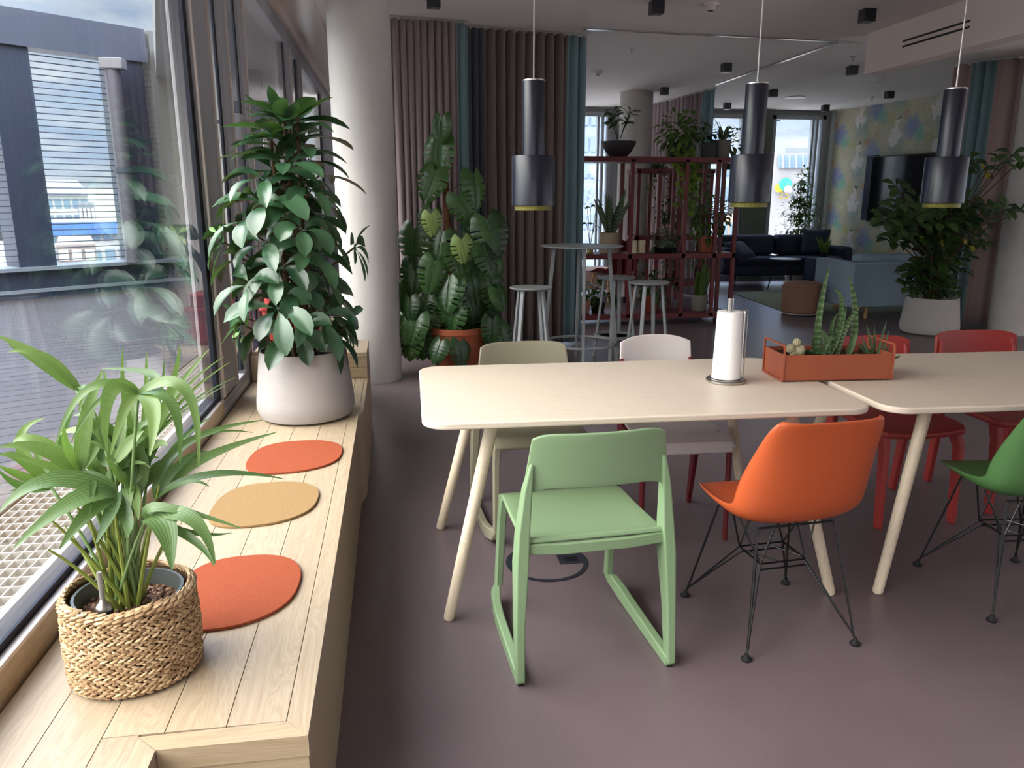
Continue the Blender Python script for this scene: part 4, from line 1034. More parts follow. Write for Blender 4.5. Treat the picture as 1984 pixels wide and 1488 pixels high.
fr=[ # hub(px zoom), hub depth, blades: (mid, tip, width m, y tip)
 ((530,400),1.66,[((270,190),(-10,40),.030,1.66),((300,170),(60,150),.020,1.62),((575,400),(540,560),.015,1.6),((420,330),(60,100),.02,1.72)]),
 ((555,960),1.60,[((590,600),(705,275),.026,1.62),((720,620),(715,280),.022,1.66),((455,820),(440,650),.018,1.56),((660,760),(760,560),.02,1.68)]),
 ((950,430),1.56,[((740,400),(735,840),.026,1.47),((860,520),(760,850),.02,1.50),((1060,540),(1028,860),.028,1.46),((1190,480),(1235,915),.021,1.48),((1290,370),(1362,945),.021,1.50),((600,370),(380,800),.016,1.50),((1080,300),(700,262),.017,1.62),((700,450),(480,790),.010,1.52)]),
 ((960,820),1.66,[((850,500),(845,105),.013,1.72),((1000,480),(1004,125),.010,1.72),((1150,500),(1236,98),.018,1.70),((1090,520),(1130,170),.009,1.74),((900,520),(870,330),.016,1.76)]),
 ((1050,760),1.68,[((1200,420),(1435,130),.012,1.78),((1240,420),(1545,175),.006,1.82),((1260,460),(1590,210),.006,1.82),((1260,520),(1630,315),.005,1.80),((1250,560),(1560,370),.005,1.80)]),
 ((800,1120),1.58,[((350,1010),(0,1240),.036,1.48),((520,1150),(100,1488),.036,1.44),((620,1230),(410,1500),.030,1.46),((760,1260),(660,1460),.026,1.48),((880,1300),(885,1400),.022,1.50),((600,980),(350,1060),.02,1.60)]),
 ((600,1040),1.62,[((330,820),(0,800),.030,1.56),((280,760),(90,765),.028,1.62),((330,930),(100,875),.018,1.58),((640,1030),(610,1280),.014,1.50)]),
 ((350,1080),1.66,[((150,880),(-10,860),.022,1.62),((130,1000),(-10,930),.020,1.60),((110,760),(305,602),.020,1.70),((400,800),(510,540),.014,1.70),((300,950),(180,690),.016,1.74),((200,1090),(70,1100),.012,1.6),((150,1080),(-10,960),.018,1.64)]),
 ((1070,1150),1.62,[((1230,780),(1800,618),.020,1.80),((1330,900),(1890,702),.022,1.74),((1300,740),(1740,702),.012,1.86),((1430,980),(1940,1018),.019,1.66),((1180,820),(1440,600),.016,1.88),((1290,1030),(1440,1078),.010,1.6),((1240,900),(1420,830),.016,1.7)]),
 ((1010,1290),1.55,[((1130,1330),(1180,1640),.046,1.46),((1100,1200),(1660,1360),.019,1.52),((1320,1270),(1475,1600),.030,1.47),((1330,1400),(1590,1390),.012,1.56),((1330,1430),(1470,1620),.016,1.48)]),
 ((800,900),1.60,[((730,780),(650,560),.016,1.62),((830,780),(870,560),.02,1.66),((900,760),(985,690),.024,1.62),((700,880),(640,640),.02,1.66),((850,820),(800,600),.024,1.70),((980,700),(1150,640),.022,1.70)]),
 ((900,1060),1.62,[((860,900),(830,690),.02,1.66),((960,850),(980,620),.022,1.68),((820,1000),(720,860),.022,1.58),((1000,900),(1100,780),.02,1.66),((860,1180),(880,1420),.024,1.52),((930,1150),(950,1300),.02,1.54)]),
]
for _ in range(9):
    hx,hy_=rr.uniform(620,1040),rr.uniform(760,1080); bl=[]
    for __ in range(4):
        a=rr.uniform(-2.7,-.4); l=rr.uniform(220,420); tx,ty=hx+math.cos(a)*l,hy_+math.sin(a)*l*.9
        bl.append((((hx+tx)/2+rr.uniform(-30,30),(hy_+ty)/2-rr.uniform(10,60)),(tx,ty+rr.uniform(0,90)),rr.uniform(.014,.026),rr.uniform(1.58,1.76)))
    fr.append(((hx,hy_),rr.uniform(1.58,1.7),bl))
stq=[]
for hi,(hub,hy,bl) in enumerate(fr):
    h=PY(*Z3(*hub),hy); h.x=max(h.x,-.83)
    f=MB(); b0=base+Vector((rr.uniform(-.022,.03),rr.uniform(-.012,.02),0)); md=b0.lerp(h,.55)+Vector((0,0,.03))
    f.tube(bez([b0,md,h],8),[.0048]*3+[.0032]*6,6)
    for mi,tip,w,ty in bl:
        tp=PY(*Z3(*tip),ty); mm=PY(*Z3(*mi),(hy+ty)/2); tp.x=max(tp.x,-.838); mm.x=max(mm.x,-.835)
        ctl=mm*2-(h+tp)*.5   # passes through mid
        ctl=mm.lerp(ctl,.75); ctl.x=max(ctl.x,-.835)
        pts=bez([h,ctl,tp],12)
        v_=(CAMP-mm).normalized(); 
        leaf(f,pts,w*1.15,up=(v_+Vector((rr.uniform(-.5,.5),rr.uniform(-.3,.3),.7))).normalized(),fold=rr.uniform(.12,.3),prof='blade' if w<.012 else 'lance',cross=2)
    build('frond',f,M_lf_palm if hi not in (5,9,8,12,15) else leafmat('palm leaf deep green',(44,76,38),(84,112,62),.38,trans=.25,veins=22.),bk,world=True,angle=180)
q=MB()
for k in range(16):
    a=rr.uniform(0,6.28); b0=base+Vector((.025*math.cos(a),.02*math.sin(a),-.01)); tpt=b0+Vector((rr.uniform(-.12,.10),rr.uniform(-.05,.08),rr.uniform(.18,.30)))
    q.tube(bez([b0,b0.lerp(tpt,.5)+Vector((0,0,.03)),tpt],6),[.0055,.005,.0045,.004,.0035,.003,.002],6)
build('stems',q,mat('yellow green cane',(120,130,56),.5,.4,var=.2),bk,world=True)
# --- monstera
def monstera_leaf(mb,c,tipdir,nrm,S,rr,slits=True):
    c=Vector(c); t=Vector(tipdir).normalized(); n=Vector(nrm); n=(n-t*n.dot(t)).normalized(); s_=t.cross(n)
    NT_,NS=26,6
    cuts=[.30+rr.uniform(-.03,.03),.46+rr.uniform(-.03,.03),.61+rr.uniform(-.03,.03),.76] if slits else []
    for side in (-1,1):
        grid=[]
        for i in range(NT_+1):
            tt=i/NT_; r=[]
            w=(math.sin(pi*(tt*.95+.03)**.68)**.62)*.56*(1-.1*tt)
            for j in range(NS+1):
                k=j/NS
                back=(-.16*(1-tt)**2*k+.12*k*tt)      # veins sweep forward
                p=c+t*(S*(tt-.12+back-.14*k*max(0,.25-tt)*4))+s_*side*(S*w*k)+n*(S*(.10*k*(1-k)-.20*tt*tt-.10*k*k)+S*.012*math.sin(tt*40)*k)
                r.append(p)
            grid.append(r)
        vs=[p for r in grid for p in r]; fs=[]
        for i in range(NT_):
            for j in range(NS):
                tm=(i+.5)/NT_; km=(j+.5)/NS
                if any(abs(tm-cu)<.021 for cu in cuts) and km>.48: continue
                f=(i*(NS+1)+j,i*(NS+1)+j+1,(i+1)*(NS+1)+j+1,(i+1)*(NS+1)+j); fs.append(f if side>0 else f[::-1])
        mb.add(vs,fs)
    mb.tube([c-t*S*.12+n*.002,c+t*S*.3+n*(.0),c+t*S*.86-n*S*.13],[.004*S/.25,.003,.001],5,False)
rr=random.Random(11)
mo=thing('monstera','tall monstera climbing a moss pole in a terracotta pot before the mauve curtain','plant',(.515,6.52,0))
build('pot',MB().lathe([(0,0),(.17,0),(.178,.01),(.238,.345),(.248,.35),(.248,.40),(.232,.40),(.222,.30),(0,.30)],n=48),M_terra,mo)
build('soil',MB().lathe([(0,.35),(.23,.35),(.23,.352),(0,.36)],n=24),M_soil,mo)
pm=PY(862,335,6.52)
build('moss_pole',MB().tube([(0,0,.34),(pm.x-.515+.02,0,1.0),(pm.x-.515,0,pm.z)],[.034,.03,.026],12),M_moss,mo)
lv=[(854,244,38),(848,298,60),(841,352,50),(919,363,56),(892,400,50),(834,424,40),(802,470,60),(896,470,40),(946,452,64),(831,505,46),(852,522,56),(901,530,76),(829,560,52),(825,628,56),(869,592,56),(812,662,50),(893,655,52),(930,610,60),(798,618,46),(788,574,44),(950,560,56),(940,500,52),(870,560,60),(905,600,60),(955,640,46),(870,640,50),(800,520,46),(925,650,50),(960,600,40),(840,600,56),(880,500,50),(915,560,60),(790,640,40),(938,540,60),(855,470,44),(960,520,36),(835,668,40),(880,615,50)]
lv+=[(852,678,38),(893,682,44)]
for _ in range(26): lv.append((rr.uniform(790,968),rr.uniform(520,660),rr.uniform(36,58)))
q=MB(); sq=MB(); y0=6.52
polex=lambda z: .515+(pm.x-.515)*min(1,max(0,(z-.34)/(pm.z-.34)))
for i,(u,v,s_) in enumerate(lv):
    yy=y0-.27 if v>676 else y0+rr.uniform(-.24,.10) if v>440 else y0+rr.uniform(-.12,.02)
    p=PY(u,v-s_*.3,yy); S=s_*yy/1500*1.08
    side=1 if p.x>polex(p.z) else -1
    td=Vector((side*rr.uniform(.05,.5),rr.uniform(-.35,.0),-1)); nr=Vector((side*rr.uniform(-.2,.9),-1,rr.uniform(.2,1.1)))
    monstera_leaf(q,p,td,nr,S,rr,slits=(s_>38))
    rt=Vector((polex(p.z-.12),y0,max(.36,p.z-.15))); sq.tube(bez([rt,(rt+p)/2+Vector((0,-.02,.08)),p],8),.0035,5,False)
build('foliage',q,leafmat('split leaf green',(28,62,30),(78,116,56)),mo,world=True,angle=180,fixn=False); build('stems',sq,M_stem,mo,world=True)
q=MB(); 
for u,v,s_ in ((836,420,30),(895,470,34)): p=PY(u,v,6.25); monstera_leaf(q,p,(.1,-.1,-1),(.1,-1,.4),s_*.0052,rr)
build('pale_leaves',q,mat('variegated pale leaf',(112,136,72),.4,.5),mo,world=True,angle=180,fixn=False)
# --- planter succulents (parts of the planter box)
rr=random.Random(8)
def Pp(u,v,dy): return PY(u,v,2.80+dy)
q=MB()
def blade(mb,u0,v0,um,vm,u1,v1,dy,w,up=(0,-1,.2)):
    a=Pp(u0,v0,dy); c=Pp(u1,v1,dy); b=Pp(um,vm,dy); ctl=b*2-(a+c)*.5
    pts=bez([a,ctl,c],14); rows=[]
    leaf(mb,pts,w*1.35,up=up,fold=.35,prof='blade',cross=2)
for s in ((1586,700,1585,620,1608,512,.08,.024),(1600,700,1630,600,1612,560,.12,.018),(1640,700,1655,620,1644,532,.10,.026),(1620,700,1635,640,1668,592,.07,.022),(1600,700,1625,650,1640,590,.06,.014),(1605,700,1598,660,1590,640,.05,.026),(1640,700,1650,665,1662,640,.05,.024),(1590,700,1600,665,1618,655,.05,.022),(1575,705,1578,660,1590,610,.12,.018),(1615,700,1610,640,1625,605,.13,.016)):
    blade(q,*s)
build('snake_plant',q,M_lf_snake,pt,world=True,angle=180)
q=MB()
for s in ((1690,700,1688,670,1678,628,.08,.012),(1695,700,1694,668,1694,630,.1,.012),(1700,700,1705,665,1718,622,.08,.012),(1705,700,1712,672,1722,640,.07,.012),(1695,700,1680,680,1670,650,.06,.013),(1700,702,1720,690,1728,680,.05,.014),(1690,702,1665,690,1655,684,.05,.014),(1690,702,1672,676,1664,664,.07,.012),(1700,702,1715,684,1722,664,.09,.012),(1700,702,1728,695,1745,690,.06,.012),(1686,702,1660,698,1640,692,.05,.012),(1697,702,1700,682,1706,660,.05,.012)):
    blade(q,*s)
build('banded_succulent',q,M_lf_haw,pt,world=True,angle=180)
q=MB()
for u,v,r in ((1531,676,.016),(1544,664,.015),(1549,679,.021),(1537,684,.014)):
    p=Pp(u,v,.055); q.sphere(p,r,18,12,sz=1.1)
    for k in range(14):
        a=2*pi*k/14; q.tube([p+Vector((r*1.03*math.sin(th)*math.cos(a),r*1.03*math.sin(th)*math.sin(a),r*1.13*math.cos(th))) for th in (.2,.8,1.5,2.2)],.0014,4,False)
build('woolly_cactus',q,M_cactus,pt,world=True)
q=MB()
for k in range(9): 
    a=k*.7; leaf(q,bez([Pp(1564,695,.10),Pp(1560+14*math.cos(a),672+6*math.sin(a),.10),Pp(1563+22*math.cos(a),694+8*math.sin(a),.08)],6),.012,up=(0,-1,.5),cross=1)
build('arching_succulent',q,M_lf_dark,pt,world=True,angle=180)
q=MB()
for k in range(16):
    p=Pp(1648+rr.uniform(-10,12),686+rr.uniform(-10,6),.10+rr.uniform(-.03,.03)); q.sphere(p,.005,7,5,sz=1.8)
build('red_sedum',q,mat('reddish sedum',(130,60,48),.6,.3),pt,world=True)
q=MB(); q.tube([Pp(1648,692,.05),Pp(1665,694,.03),Pp(1682,694,.04)],[.004,.006,.002],8); build('driftwood',q,M_cactus,pt,world=True)
# --- palmate plant in grey pot at right
rr=random.Random(17)
gp=thing('potted_plant','wide umbrella leaved plant in a grey cement pot below the television','plant',(5.84,7.72,0))
build('pot',MB().lathe([(0,0),(.25,0),(.285,.02),(.302,.07),(.300,.10),(.262,.40),(.25,.40),(.25,.30),(0,.30)],n=56),M_pot2,gp)
o=build('gravel',MB().lathe([(0,.355),(.255,.355),(.255,.362),(0,.37)],n=32),mat('pale gravel bed',(150,142,128),.9,.1,var=.2,vscale=80),gp)
q=MB(); sq=MB()
def umb(u,v,yy,L,W,n=7,ax=None,dr=.7,src=None):
    p=PY(u,v,yy); s0=Vector((5.84+rr.uniform(-.08,.08),7.72+rr.uniform(-.06,.06),.37)); 
    sq.tube(bez([s0,Vector((s0.x,s0.y,p.z*.6+.1)),(s0+p)/2+Vector((0,0,.25)),p],9),.006,5,False)
    whorl(q,p,ax or (rr.uniform(-.5,.5),-.5+rr.uniform(-.4,.4),.9),n,L,W,rr,droop=dr,prof='obo',cross=1,seg=4)
for _ in range(44): umb(rr.gauss(1812,30),rr.uniform(480,565),7.72+rr.uniform(-.25,.25),.17,.055,8)
for _ in range(46): umb(rr.uniform(1712,1910),rr.uniform(395,475)+10*rr.random(),7.66+rr.uniform(-.3,.2),.20,.085,6)
for u,v in ((1712,430),(1730,450),(1745,395),(1750,372),(1735,360),(1870,385),(1888,450),(1905,425),(1885,400),(1930,410),(1950,405),(1975,408),(1780,430),(1800,450),(1860,330),(1880,310),(1900,335),(1915,325),(1940,315),(1960,300),(1975,312),(1850,370)): umb(u,v,(7.60 if u<1930 else 7.15)+rr.uniform(-.15,.05),.17,.085,4)
build('foliage',q,M_lf_dark,gp,world=True,angle=180); build('stems',sq,M_stembr,gp,world=True)
q=MB()
for u,v in ((1820,460),(1875,475),(1795,465),(1905,330)): whorl(q,PY(u,v,7.5),(0,-1,.4),2,.1,.07,rr,cross=1,seg=4)
build('yellowed_leaves',q,M_lf_yel,gp,world=True,angle=180)
# ================================================================ RED SHELF UNITS
M_sh=M_redmetal; M_shl=mat('pale lilac shelf board',(150,136,150),.5,.4)
def unit(label,x0,x1,y0,y1,zs,posts,zb,rail=None):
    t=thing('shelf_unit',label,'shelf',(x0,y0,0))
    w=.021
    for z in zs: build('shelf',BX((x0-w,y0-w,z-.058),(x1+w,y1+w,z)),M_sh,t,world=True,smooth=False,bevel=.003)
    zt=max(zs)
    for x in posts:
        for y in (y0,y1): build('post',BX((x-w,y-w,zb),(x+w,y+w,zt-.03)),M_sh,t,world=True,smooth=False)
    for x in (x0,x1):
        for y in (y0,y1):
            c=build('caster',MB().lathe([(.0,-.018),(.042,-.018),(.045,-.01),(.045,.01),(.042,.018),(0,.018)],n=20),M_black,t)
            c.data.transform(Matrix.Translation(Vector((x,y,.045))-Vector((x0,y0,0)))@Matrix.Rotation(pi/2,4,'Y'))
            build('caster_fork',MB().tube([(x,y,.05),(x,y,zb+.01)],.010,8),M_steel,t,world=True)
    return t
unit('long red metal shelf unit full of plants, in front of the far column',2.08,3.95,8.74,9.14,(.13,.83,1.91),(2.1,2.69,3.33,3.71,3.95),.09)
unit('second red shelf unit with pale top, standing behind the first',3.24,4.30,10.3,10.7,(.33,.96,1.84),(3.26,3.55,3.85,4.28),.09)
def pot_at(name,label,u,v,y,r,h,m,taper=.8,square=False,z=None,cat='plant'):
    p=PY(u,v,y); zz=z if z is not None else p.z
    t=thing(name,label,cat,(p.x,y,zz))
    if square: build('pot',MB().prism(rrect(-r,-r,r,r,.01,3),0,h),m,t,bevel=.003)
    else: build('pot',MB().lathe([(0,0),(r*taper*.95,0),(r*taper,.006),(r,h),(r*.92,h),(r*.88,h*.8),(0,h*.8)],n=28),m,t)
    return t
rr=random.Random(29)
def fol(t,kind,S,h,m,n=60,spread=1.,L=.08,W=.04,c=(0,0)):
    q=MB()
    if kind=='bush': leafball(q,(c[0],c[1],h+S*.55),S*.6*spread,S*.5*spread,S*.6,n,L,W,rr,cross=1,shell=.25,droop=.5)
    elif kind=='snake':
        for k in range(n):
            a=rr.uniform(0,6.28); r=.03*rr.random(); l=S*rr.uniform(.6,1.); tl=rr.uniform(.05,.42)*spread
            p0=Vector((r*math.cos(a),r*math.sin(a),h*.8)); p2=p0+Vector((math.cos(a)*tl*l,math.sin(a)*tl*l*.6,l))
            leaf(q,bez([p0,(p0+p2)/2+Vector((0,0,l*.1)),p2],8),W*rr.uniform(.8,1.2),up=(rr.uniform(-.5,.5),-1,.1),fold=.2,prof='blade',cross=1)
    elif kind=='tall':
        for k in range(n):
            a=rr.uniform(0,6.28); l=S*rr.uniform(.5,1.); tp=Vector((math.cos(a)*.4*l*spread,math.sin(a)*.25*l,h*.8+l))
            q.tube([(0,0,h*.8),(tp.x*.5,tp.y*.5,(h*.8+tp.z)*.5+.03),tp],.003,4,False)
            whorl(q,tp,(math.cos(a)*.5,-.3,1),2,L,W,rr,droop=.6,cross=1,seg=3,prof='ell')
    elif kind=='trail':
        for k in range(n):
            a=rr.uniform(0,6.28); x=.07*math.cos(a); y=-.10-.04*rr.random(); ll=S*rr.uniform(.3,1.); p=[Vector((x*.4,0,h)),Vector((x,y,h+.05)),Vector((x*1.5+rr.uniform(-.05,.05),y-.02,h-ll*.5)),Vector((x*1.6+rr.uniform(-.08,.08),y-.02,h-ll))]
            pts=bez(p,10); q.tube(pts,.0022,4,False)
            for pp_ in pts[2:]:
                o_=Vector((rr.uniform(-1,1),rr.uniform(-.9,.1),rr.uniform(-.7,.1))).normalized(); leaf(q,[pp_,pp_+o_*L*.5,pp_+o_*L+Vector((0,0,-L*.25))],W,up=(0,-1,.5),fold=.2,cross=1,prof='heart')
    build('foliage',q,m,t,angle=180); return q
ZT,ZM,ZB_=1.911,.831,.131
t=thing('potted_plant','leafy houseplant in a wide dark bowl on top of the red shelf','plant',(PY(1198,298,8.94).x,8.94,ZT))
build('bowl',MB().lathe([(0,0),(.09,0),(.15,.06),(.185,.13),(.19,.15),(.20,.152),(.198,.172),(.18,.172),(.17,.14),(0,.14)],n=32),mat('black brown bowl',(46,40,44),.5,.4),t)
fol(t,'tall',.36,.17,M_lf_dark,14,1.,.15,.085)
t=pot_at('potted_plant','dense bushy trailing plant spilling over the middle of the red shelf top',1318,295,8.93,.13,.14,M_black,z=ZT)
fol(t,'bush',.36,.10,M_lf_mid,150,1.35,.11,.065)
q=MB(); fol(t,'trail',.75,.12,leafmat('trailing lime green leaf',(64,96,34),(120,148,60),.45,trans=.25),11,1.,.10,.075)
t=pot_at('potted_plant','small plant in a black square pot right of the bushy trailing plant',1369,300,8.94,.085,.17,M_black,square=True,z=ZT); fol(t,'bush',.18,.15,M_lf_dark,40,1.2,.08,.05)
t=pot_at('potted_plant','spidery grass plant in a woven grey pot beside the middle pendant lamp',1398,300,8.94,.10,.20,mat('grey woven pot',(110,108,104),.8,.2,bump=1.,bscale=60),.85,z=ZT)
q=MB()
for k in range(26):
    a=rr.uniform(0,6.28); l=rr.uniform(.2,.42); c=Vector((math.cos(a),math.sin(a)*.7,0)); leaf(q,bez([(0,0,.18),c*l*.4+Vector((0,0,.18+l*.9)),c*l+Vector((0,0,.18+l*rr.uniform(-.2,.6)))],8),.008,cross=1,prof='blade')
for s_ in (-1,1): leaf(q,bez([(s_*.02,0,.16),(s_*.03,0,.28),(s_*.05,-.02,.36)],6),.06,up=(0,-1,.1),cross=1)
build('foliage',q,M_lf_dark,t,angle=180)
t=pot_at('potted_plant','pointed snake plant in a beige pot on the left of the middle shelf',1181,487,8.92,.125,.235,mat('beige stone pot',(150,132,112),.75,.2),.9,z=ZM); fol(t,'snake',.55,.235,M_lf_snake2,17,1.2,W=.055)
for u,lab in ((1227,'cream pillar candle left of the pair on the middle red shelf'),(1243,'cream pillar candle right of the pair on the middle red shelf')):
    p=PY(u,486,8.86); c=thing('pillar_candle',lab,'candle',(p.x,8.86,ZM),0,'cream pillar candles')
    build('wax',MB().lathe([(0,0),(.042,0),(.042,.14),(.036,.146),(0,.138)],n=24),mat('cream wax',(200,190,160),.5,.4),c); build('wick',MB().tube([(0,0,.13),(0,0,.155)],.002,6),M_black,c)
t=pot_at('potted_plant','low spreading plant in a shallow dark tray on the middle shelf',1288,487,8.92,.15,.06,M_black,z=ZM); fol(t,'bush',.22,.03,M_lf_grey,110,1.5,.075,.05)
t=pot_at('potted_plant','dense fern like plant in a terracotta pot on the right of the middle shelf',1367,483,8.92,.105,.19,mat('orange terracotta',(168,94,70),.7,.25),.72,z=ZM); fol(t,'bush',.48,.12,M_lf_mid,190,.85,.085,.04)
t=pot_at('potted_plant','heart vine in a tiny yellow green pot at the far left of the middle shelf',1143,487,8.95,.045,.09,mat('yellow green glaze',(150,146,80),.4,.5),z=ZM); fol(t,'tall',.5,.08,M_lf_dark,6,.5,.07,.05)
t=pot_at('potted_plant','spiky dark plant in a rounded terracotta pot on the bottom shelf',1260,605,8.92,.115,.20,mat('red clay pot',(140,62,50),.6,.3),.62,z=ZB_); fol(t,'bush',.34,.14,M_lf_dark,80,1.4,.15,.045)
t=pot_at('potted_plant','upright broad leaved plant in a pale grey pot on the bottom shelf',1354,602,8.92,.105,.19,mat('pale grey glazed pot',(142,140,132),.6,.3),.85,z=ZB_); fol(t,'snake',.46,.18,M_lf_mid,13,1.1,W=.085)
t=pot_at('potted_plant','dark broad leaved plant on the left of the bottom shelf behind the stools',1158,605,8.95,.09,.12,M_black,z=ZB_); fol(t,'bush',.3,.10,M_lf_dark,50,1.2,.12,.07)
t=pot_at('potted_plant','small plant in a salmon pot at the left end of the bottom shelf',1128,605,8.92,.10,.15,mat('salmon pot',(170,130,110),.6,.3),z=ZB_); fol(t,'bush',.2,.12,M_lf_mid,40,1.,.09,.05)
# back unit
for (lab,u,z,r,h,m,kind,S,n,L,W,mm) in (
 ('leafy plant in a dusty pink pot on the back red shelf',1291,.961,.085,.15,mat('dusty pink pot',(180,140,132),.6,.3),'bush',.36,80,.10,.04,M_lf_dark),
 ('plant in a yellow green cylinder pot on the back red shelf',1314,.961,.06,.19,mat('olive yellow pot',(150,140,84),.5,.4),'tall',.4,9,.10,.05,M_lf_mid),
 ('plant in a small white ribbed pot on the back red shelf',1349,.961,.07,.13,M_white,'bush',.3,70,.08,.05,M_lf_mid),
 ('ivy like plant at the right end of the back shelf',1392,.961,.07,.12,M_black,'bush',.34,90,.07,.05,M_lf_dark),
 ('trailing plant on the left end of the back shelf top',1262,1.841,.08,.12,M_black,'trail',.55,8,.06,.035,M_lf_dark),
 ('trailing plant at the right of the back shelf top beside the lamp',1398,1.841,.09,.13,M_black,'bush',.40,90,.08,.055,M_lf_dark),
 ('variegated plant low on the back red shelf',1308,.331,.08,.13,M_black,'bush',.36,120,.07,.04,M_lf_grey),
 ('yellowish leaved plant in the middle of the back shelf top',1335,1.841,.08,.12,M_black,'trail',.9,9,.10,.07,M_lf_mid),
 ('bushy plant low on the right of the back red shelf',1370,.331,.08,.13,M_white,'bush',.42,110,.08,.05,M_lf_mid)):
    t=pot_at('potted_plant',lab,u,500,10.5,r,h,m,z=z); fol(t,kind,S,h,mm,n,1.,L,W)
# ================================================================ LOUNGE
# red lounge chair behind the shelf
p=PY(1183,560,11.1); t=thing('lounge_chair','dark red shell lounge chair with wooden legs seen behind the snake plant','chair',(p.x,11.1,0),.5)
rows=[[(.30*s_*(1-.1*i/8),.25-.5*min(1,i/4)-.12*max(0,i-4)/4,.42-.05*min(1,i/4)+.50*max(0,i-4)/4+.10*abs(s_)**3*(1 if i>1 else 0)) for s_ in [j/6-1 for j in range(13)]] for i in range(9)]
build('shell',MB().grid(rows),M_redmetal,t,solid=.02,sub=1)
for sx in (-1,1):
    for sy in (-1,1): build('leg',MB().tube([(sx*.26,sy*.22,0),(sx*.2,sy*.15,.38)],[.011,.018],10),M_beech,t)
p=PY(1130,560,11.9); p.x-=.12; t=thing('ottoman','pale pink upholstered seat on the floor behind the left end of the red shelf','seat',(p.x,11.6,0))
build('cushion',MB().prism(rrect(-.5,-.35,.5,.35,.12,6),.12,.42),mat('pale pink upholstery',(190,160,150),.9,.15,bump=.3,bscale=150),t,bevel=.05)
for sx in (-1,1):
    for sy in (-1,1): build('leg',MB().tube([(sx*.4,sy*.26,0),(sx*.4,sy*.26,.13)],.015,8),M_beech,t)
# rug
q=MB(); q.prism([(5.02,9.25),(8.0,9.2),(7.7,11.75),(5.25,11.6)],0.001,.012); o=tag(build('rug',q,mat('sage green rug',(120,124,104),.95,.1,var=.1,vscale=60,bump=.4,bscale=200)),'flat sage green rug under the dark sofa and side table','rug')
# dark sofa
sf=thing('sofa','dark navy fabric sofa with thin black legs below the far right windows','sofa',(6.55,12.62,0))
build('base',MB().prism(rrect(-1.05,-.42,1.0,.42,.06,4),.20,.38),M_navy,sf,bevel=.03)
for x0,x1 in ((-1.0,-.02),(-.0,.95)): build('seat_cushion',MB().prism(rrect(x0,-.44,x1,.25,.07,5),.38,.50),M_navy,sf,bevel=.05)
for x0,x1 in ((-1.02,-.02),(.0,.98)): build('back_cushion',MB().prism(rrect(x0,.12,x1,.40,.09,5),.50,.84),M_navy,sf,bevel=.07)
for x0,x1 in ((-1.18,-1.02),(.96,1.12)): build('armrest',MB().prism(rrect(x0,-.40,x1,.42,.06,5),.22,.66),M_navy,sf,bevel=.06)
for sx in (-1,1):
    for sy in (-1,1): build('leg',MB().tube([(sx*.95,sy*.36,0.013),(sx*.93,sy*.34,.21)],.012,8),M_black,sf)
def pillow(name,label,loc,rz,tilt,w,h,d,m):
    rows=[]
    for i in range(13):
        b=-1+2*i/12; r=[]
        for j in range(13):
            a=-1+2*j/12; r.append((w/2*a*(1-.06*(1-abs(b))),-d/2*((1-a**4)*(1-b**4))**.6,h/2*b*(1-.06*(1-abs(a)))))
        rows.append(r)
    q=MB().grid(rows); q.grid([[(p[0],-p[1],p[2]) for p in r] for r in rows])
    o=build(name,q,m); o.location=loc; o.rotation_euler=(tilt,0,rz); tag(o,label,'cushion'); return o
pillow('throw_cushion','slate blue square cushion leaning at the right end of the dark sofa',(7.12,12.50,.74),-.5,-.25,.46,.42,.15,mat('slate cushion',(52,62,78),.9,.15))
pillow('throw_cushion','dark flattened cushion at the left end of the dark sofa',(5.72,12.38,.60),.5,-.9,.50,.45,.16,M_navy)
# side table
p=PY(1522,501,11.85); t=thing('side_table','small round side table with thin black legs in front of the dark sofa','table',(p.x,p.y,.012))
build('tabletop',MB().lathe([(0,.485),(.24,.485),(.245,.492),(.24,.498),(0,.498)],n=40),mat('pale tabletop laminate',(150,146,150),.4,.5),t)
for k in range(3):
    a=k*2.09+.6; build('leg',MB().tube([(.24*math.cos(a),.24*math.sin(a),0),(.15*math.cos(a),.15*math.sin(a),.486)],.010,8),M_black,t)
build('brace',MB().tube([(.13*math.cos(a)*1.6,.13*math.sin(a)*1.6,.18) for a in [k*2.09+.6 for k in range(4)]],.006,6),M_black,t)
# fig tree
rr=random.Random(41)
p=PY(1552,470,13.05); t=thing('fig_tree','slender small leaved indoor tree standing before the far right window','plant',(p.x,13.2,0))
build('pot',MB().lathe([(0,0),(.15,0),(.19,.36),(.175,.36),(.16,.3),(0,.3)],n=28),M_pot2,t)
q=MB(); q.tube(bez([(0,0,.3),(.03,0,.9),(-.02,-.02,1.8)],8),[.016]*4+[.008]*5,8)
for k in range(16):
    a=rr.uniform(0,6.28); z=rr.uniform(.75,1.6); q.tube([(0,0,z),(.3*math.cos(a)*rr.uniform(.6,1),.2*math.sin(a),z+.25)],.004,5,False)
build('trunk',q,M_stembr,t)
q=MB(); 
for (cz,rx,n) in ((.95,.46,230),(1.25,.42,240),(1.5,.30,170),(1.78,.15,80)): leafball(q,(0,-.06,cz),rx,.13,.22,n,.09,.05,rr,cross=1,shell=.1,seg=2)
build('foliage',q,M_lf_dark,t,angle=180)
# small plant stand beside the sofa
t=thing('plant_stand','dark low side box beside the right arm of the dark sofa','stand',(PY(1597,494,11.8).x,11.8,0)); build('box',BX((-.22,-.2,.05),(.22,.2,.52)),M_navy,t,bevel=.01); build('plinth',BX((-.2,-.18,.0),(.2,.18,.05)),M_black,t)
p=PY(1598,492,11.75); t=pot_at('potted_plant','small arching leaf plant on the dark low box by the wallpaper',1597,494,11.8,.06,.08,M_black,z=.521); fol(t,'snake',.30,.07,M_lf_mid,12,1.8,W=.05)
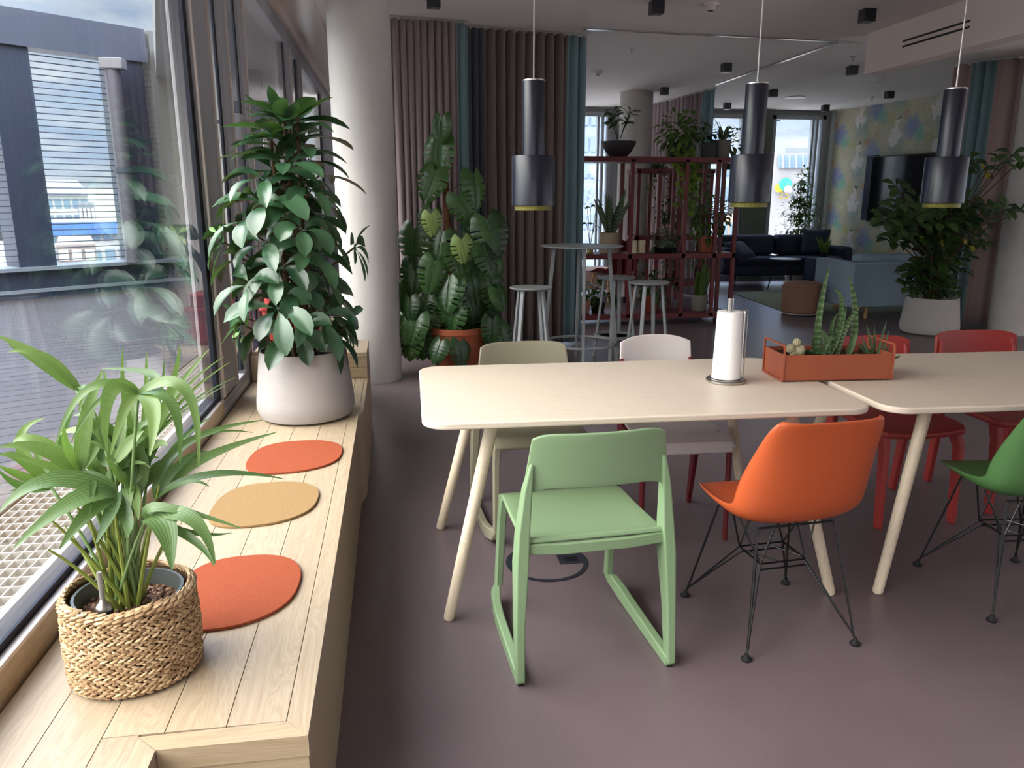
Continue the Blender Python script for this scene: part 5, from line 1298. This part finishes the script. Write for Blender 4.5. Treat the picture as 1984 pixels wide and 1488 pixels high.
# pouf
p=Vector((5.16,9.28,.013)); t=thing('pouf','round brown striped wool pouf at the corner of the light blue sofa','pouf',p)
build('body',MB().lathe([(0,.015),(.215,.015),(.235,.03),(.24,.06),(.24,.34),(.225,.385),(.18,.405),(0,.41)],n=48),M_pouf,t); build('base_trim',MB().lathe([(0,0),(.225,0),(.228,.014),(0,.014)],n=40),M_white,t)
build('piping',MB().tube([(.236*math.cos(a),.236*math.sin(a),.352) for a in [k*2*pi/40 for k in range(41)]],.006,6,False),M_pouf,t)
# light blue sofa (back to us)
sb=thing('sofa','light blue upholstered sofa with wooden legs seen from behind, left of the grey potted plant','sofa',(6.28,9.15,0))
def SB(name,a,b,bv=.02,m=M_blue): return build(name,BX(a,b),m,sb,bevel=bv)
SB('backrest',(-.78,-.42,.15),(.95,-.26,.70)); SB('side_panel',(-.80,-.40,.15),(-.64,.42,.70)); SB('side_panel',(.95,-.42,.15),(1.1,.42,.70)); SB('seat',(-.64,-.26,.20),(.95,.42,.42))
for x0,x1 in ((-.62,.15),(.17,.93)): build('back_cushion',MB().prism(rrect(x0,-.25,x1,-.05,.07,5),.42,.78),M_blue,sb,bevel=.05)
for sx in (-.50,.85):
    for sy in (-.33,.35): build('leg',MB().tube([(sx,sy,0.0),(sx,sy,.15)],.022,12),M_beech,sb)
build('leg_rail',MB().tube([(-.75,.0,.125),(-.50,-.33,.125)],.018,8),M_beech,sb)
# television on the wallpapered wall
tl=math.atan2(RWd.y,RWd.x)
c=rw(2.15,1.60,.11); tv=thing('television','large black television on the wallpapered wall','television',c,tl)
build('screen_frame',BX((-.88,-.0,-.52),(.88,.045,.52)),M_black,tv,bevel=.006).matrix_basis=Matrix.Translation((0,-.03,0))
m=mat('dark glossy screen',(6,8,16),.08,.6); build('screen',BX((-.86,-.035,-.50),(.86,-.031,.50)),m,tv,smooth=False)
build('wall_mount',BX((-.3,.01,-.2),(.3,.10,.2)),M_black,tv)
c=rw(1.18,1.62,.045); tv=thing('wall_panel','dark narrow panel on the wallpaper just left of the television','panel',c,tl); build('board',BX((-.12,-.03,-.52),(.12,.03,.52)),mat('dark blue panel',(20,28,48),.25,.5),tv,bevel=.004)
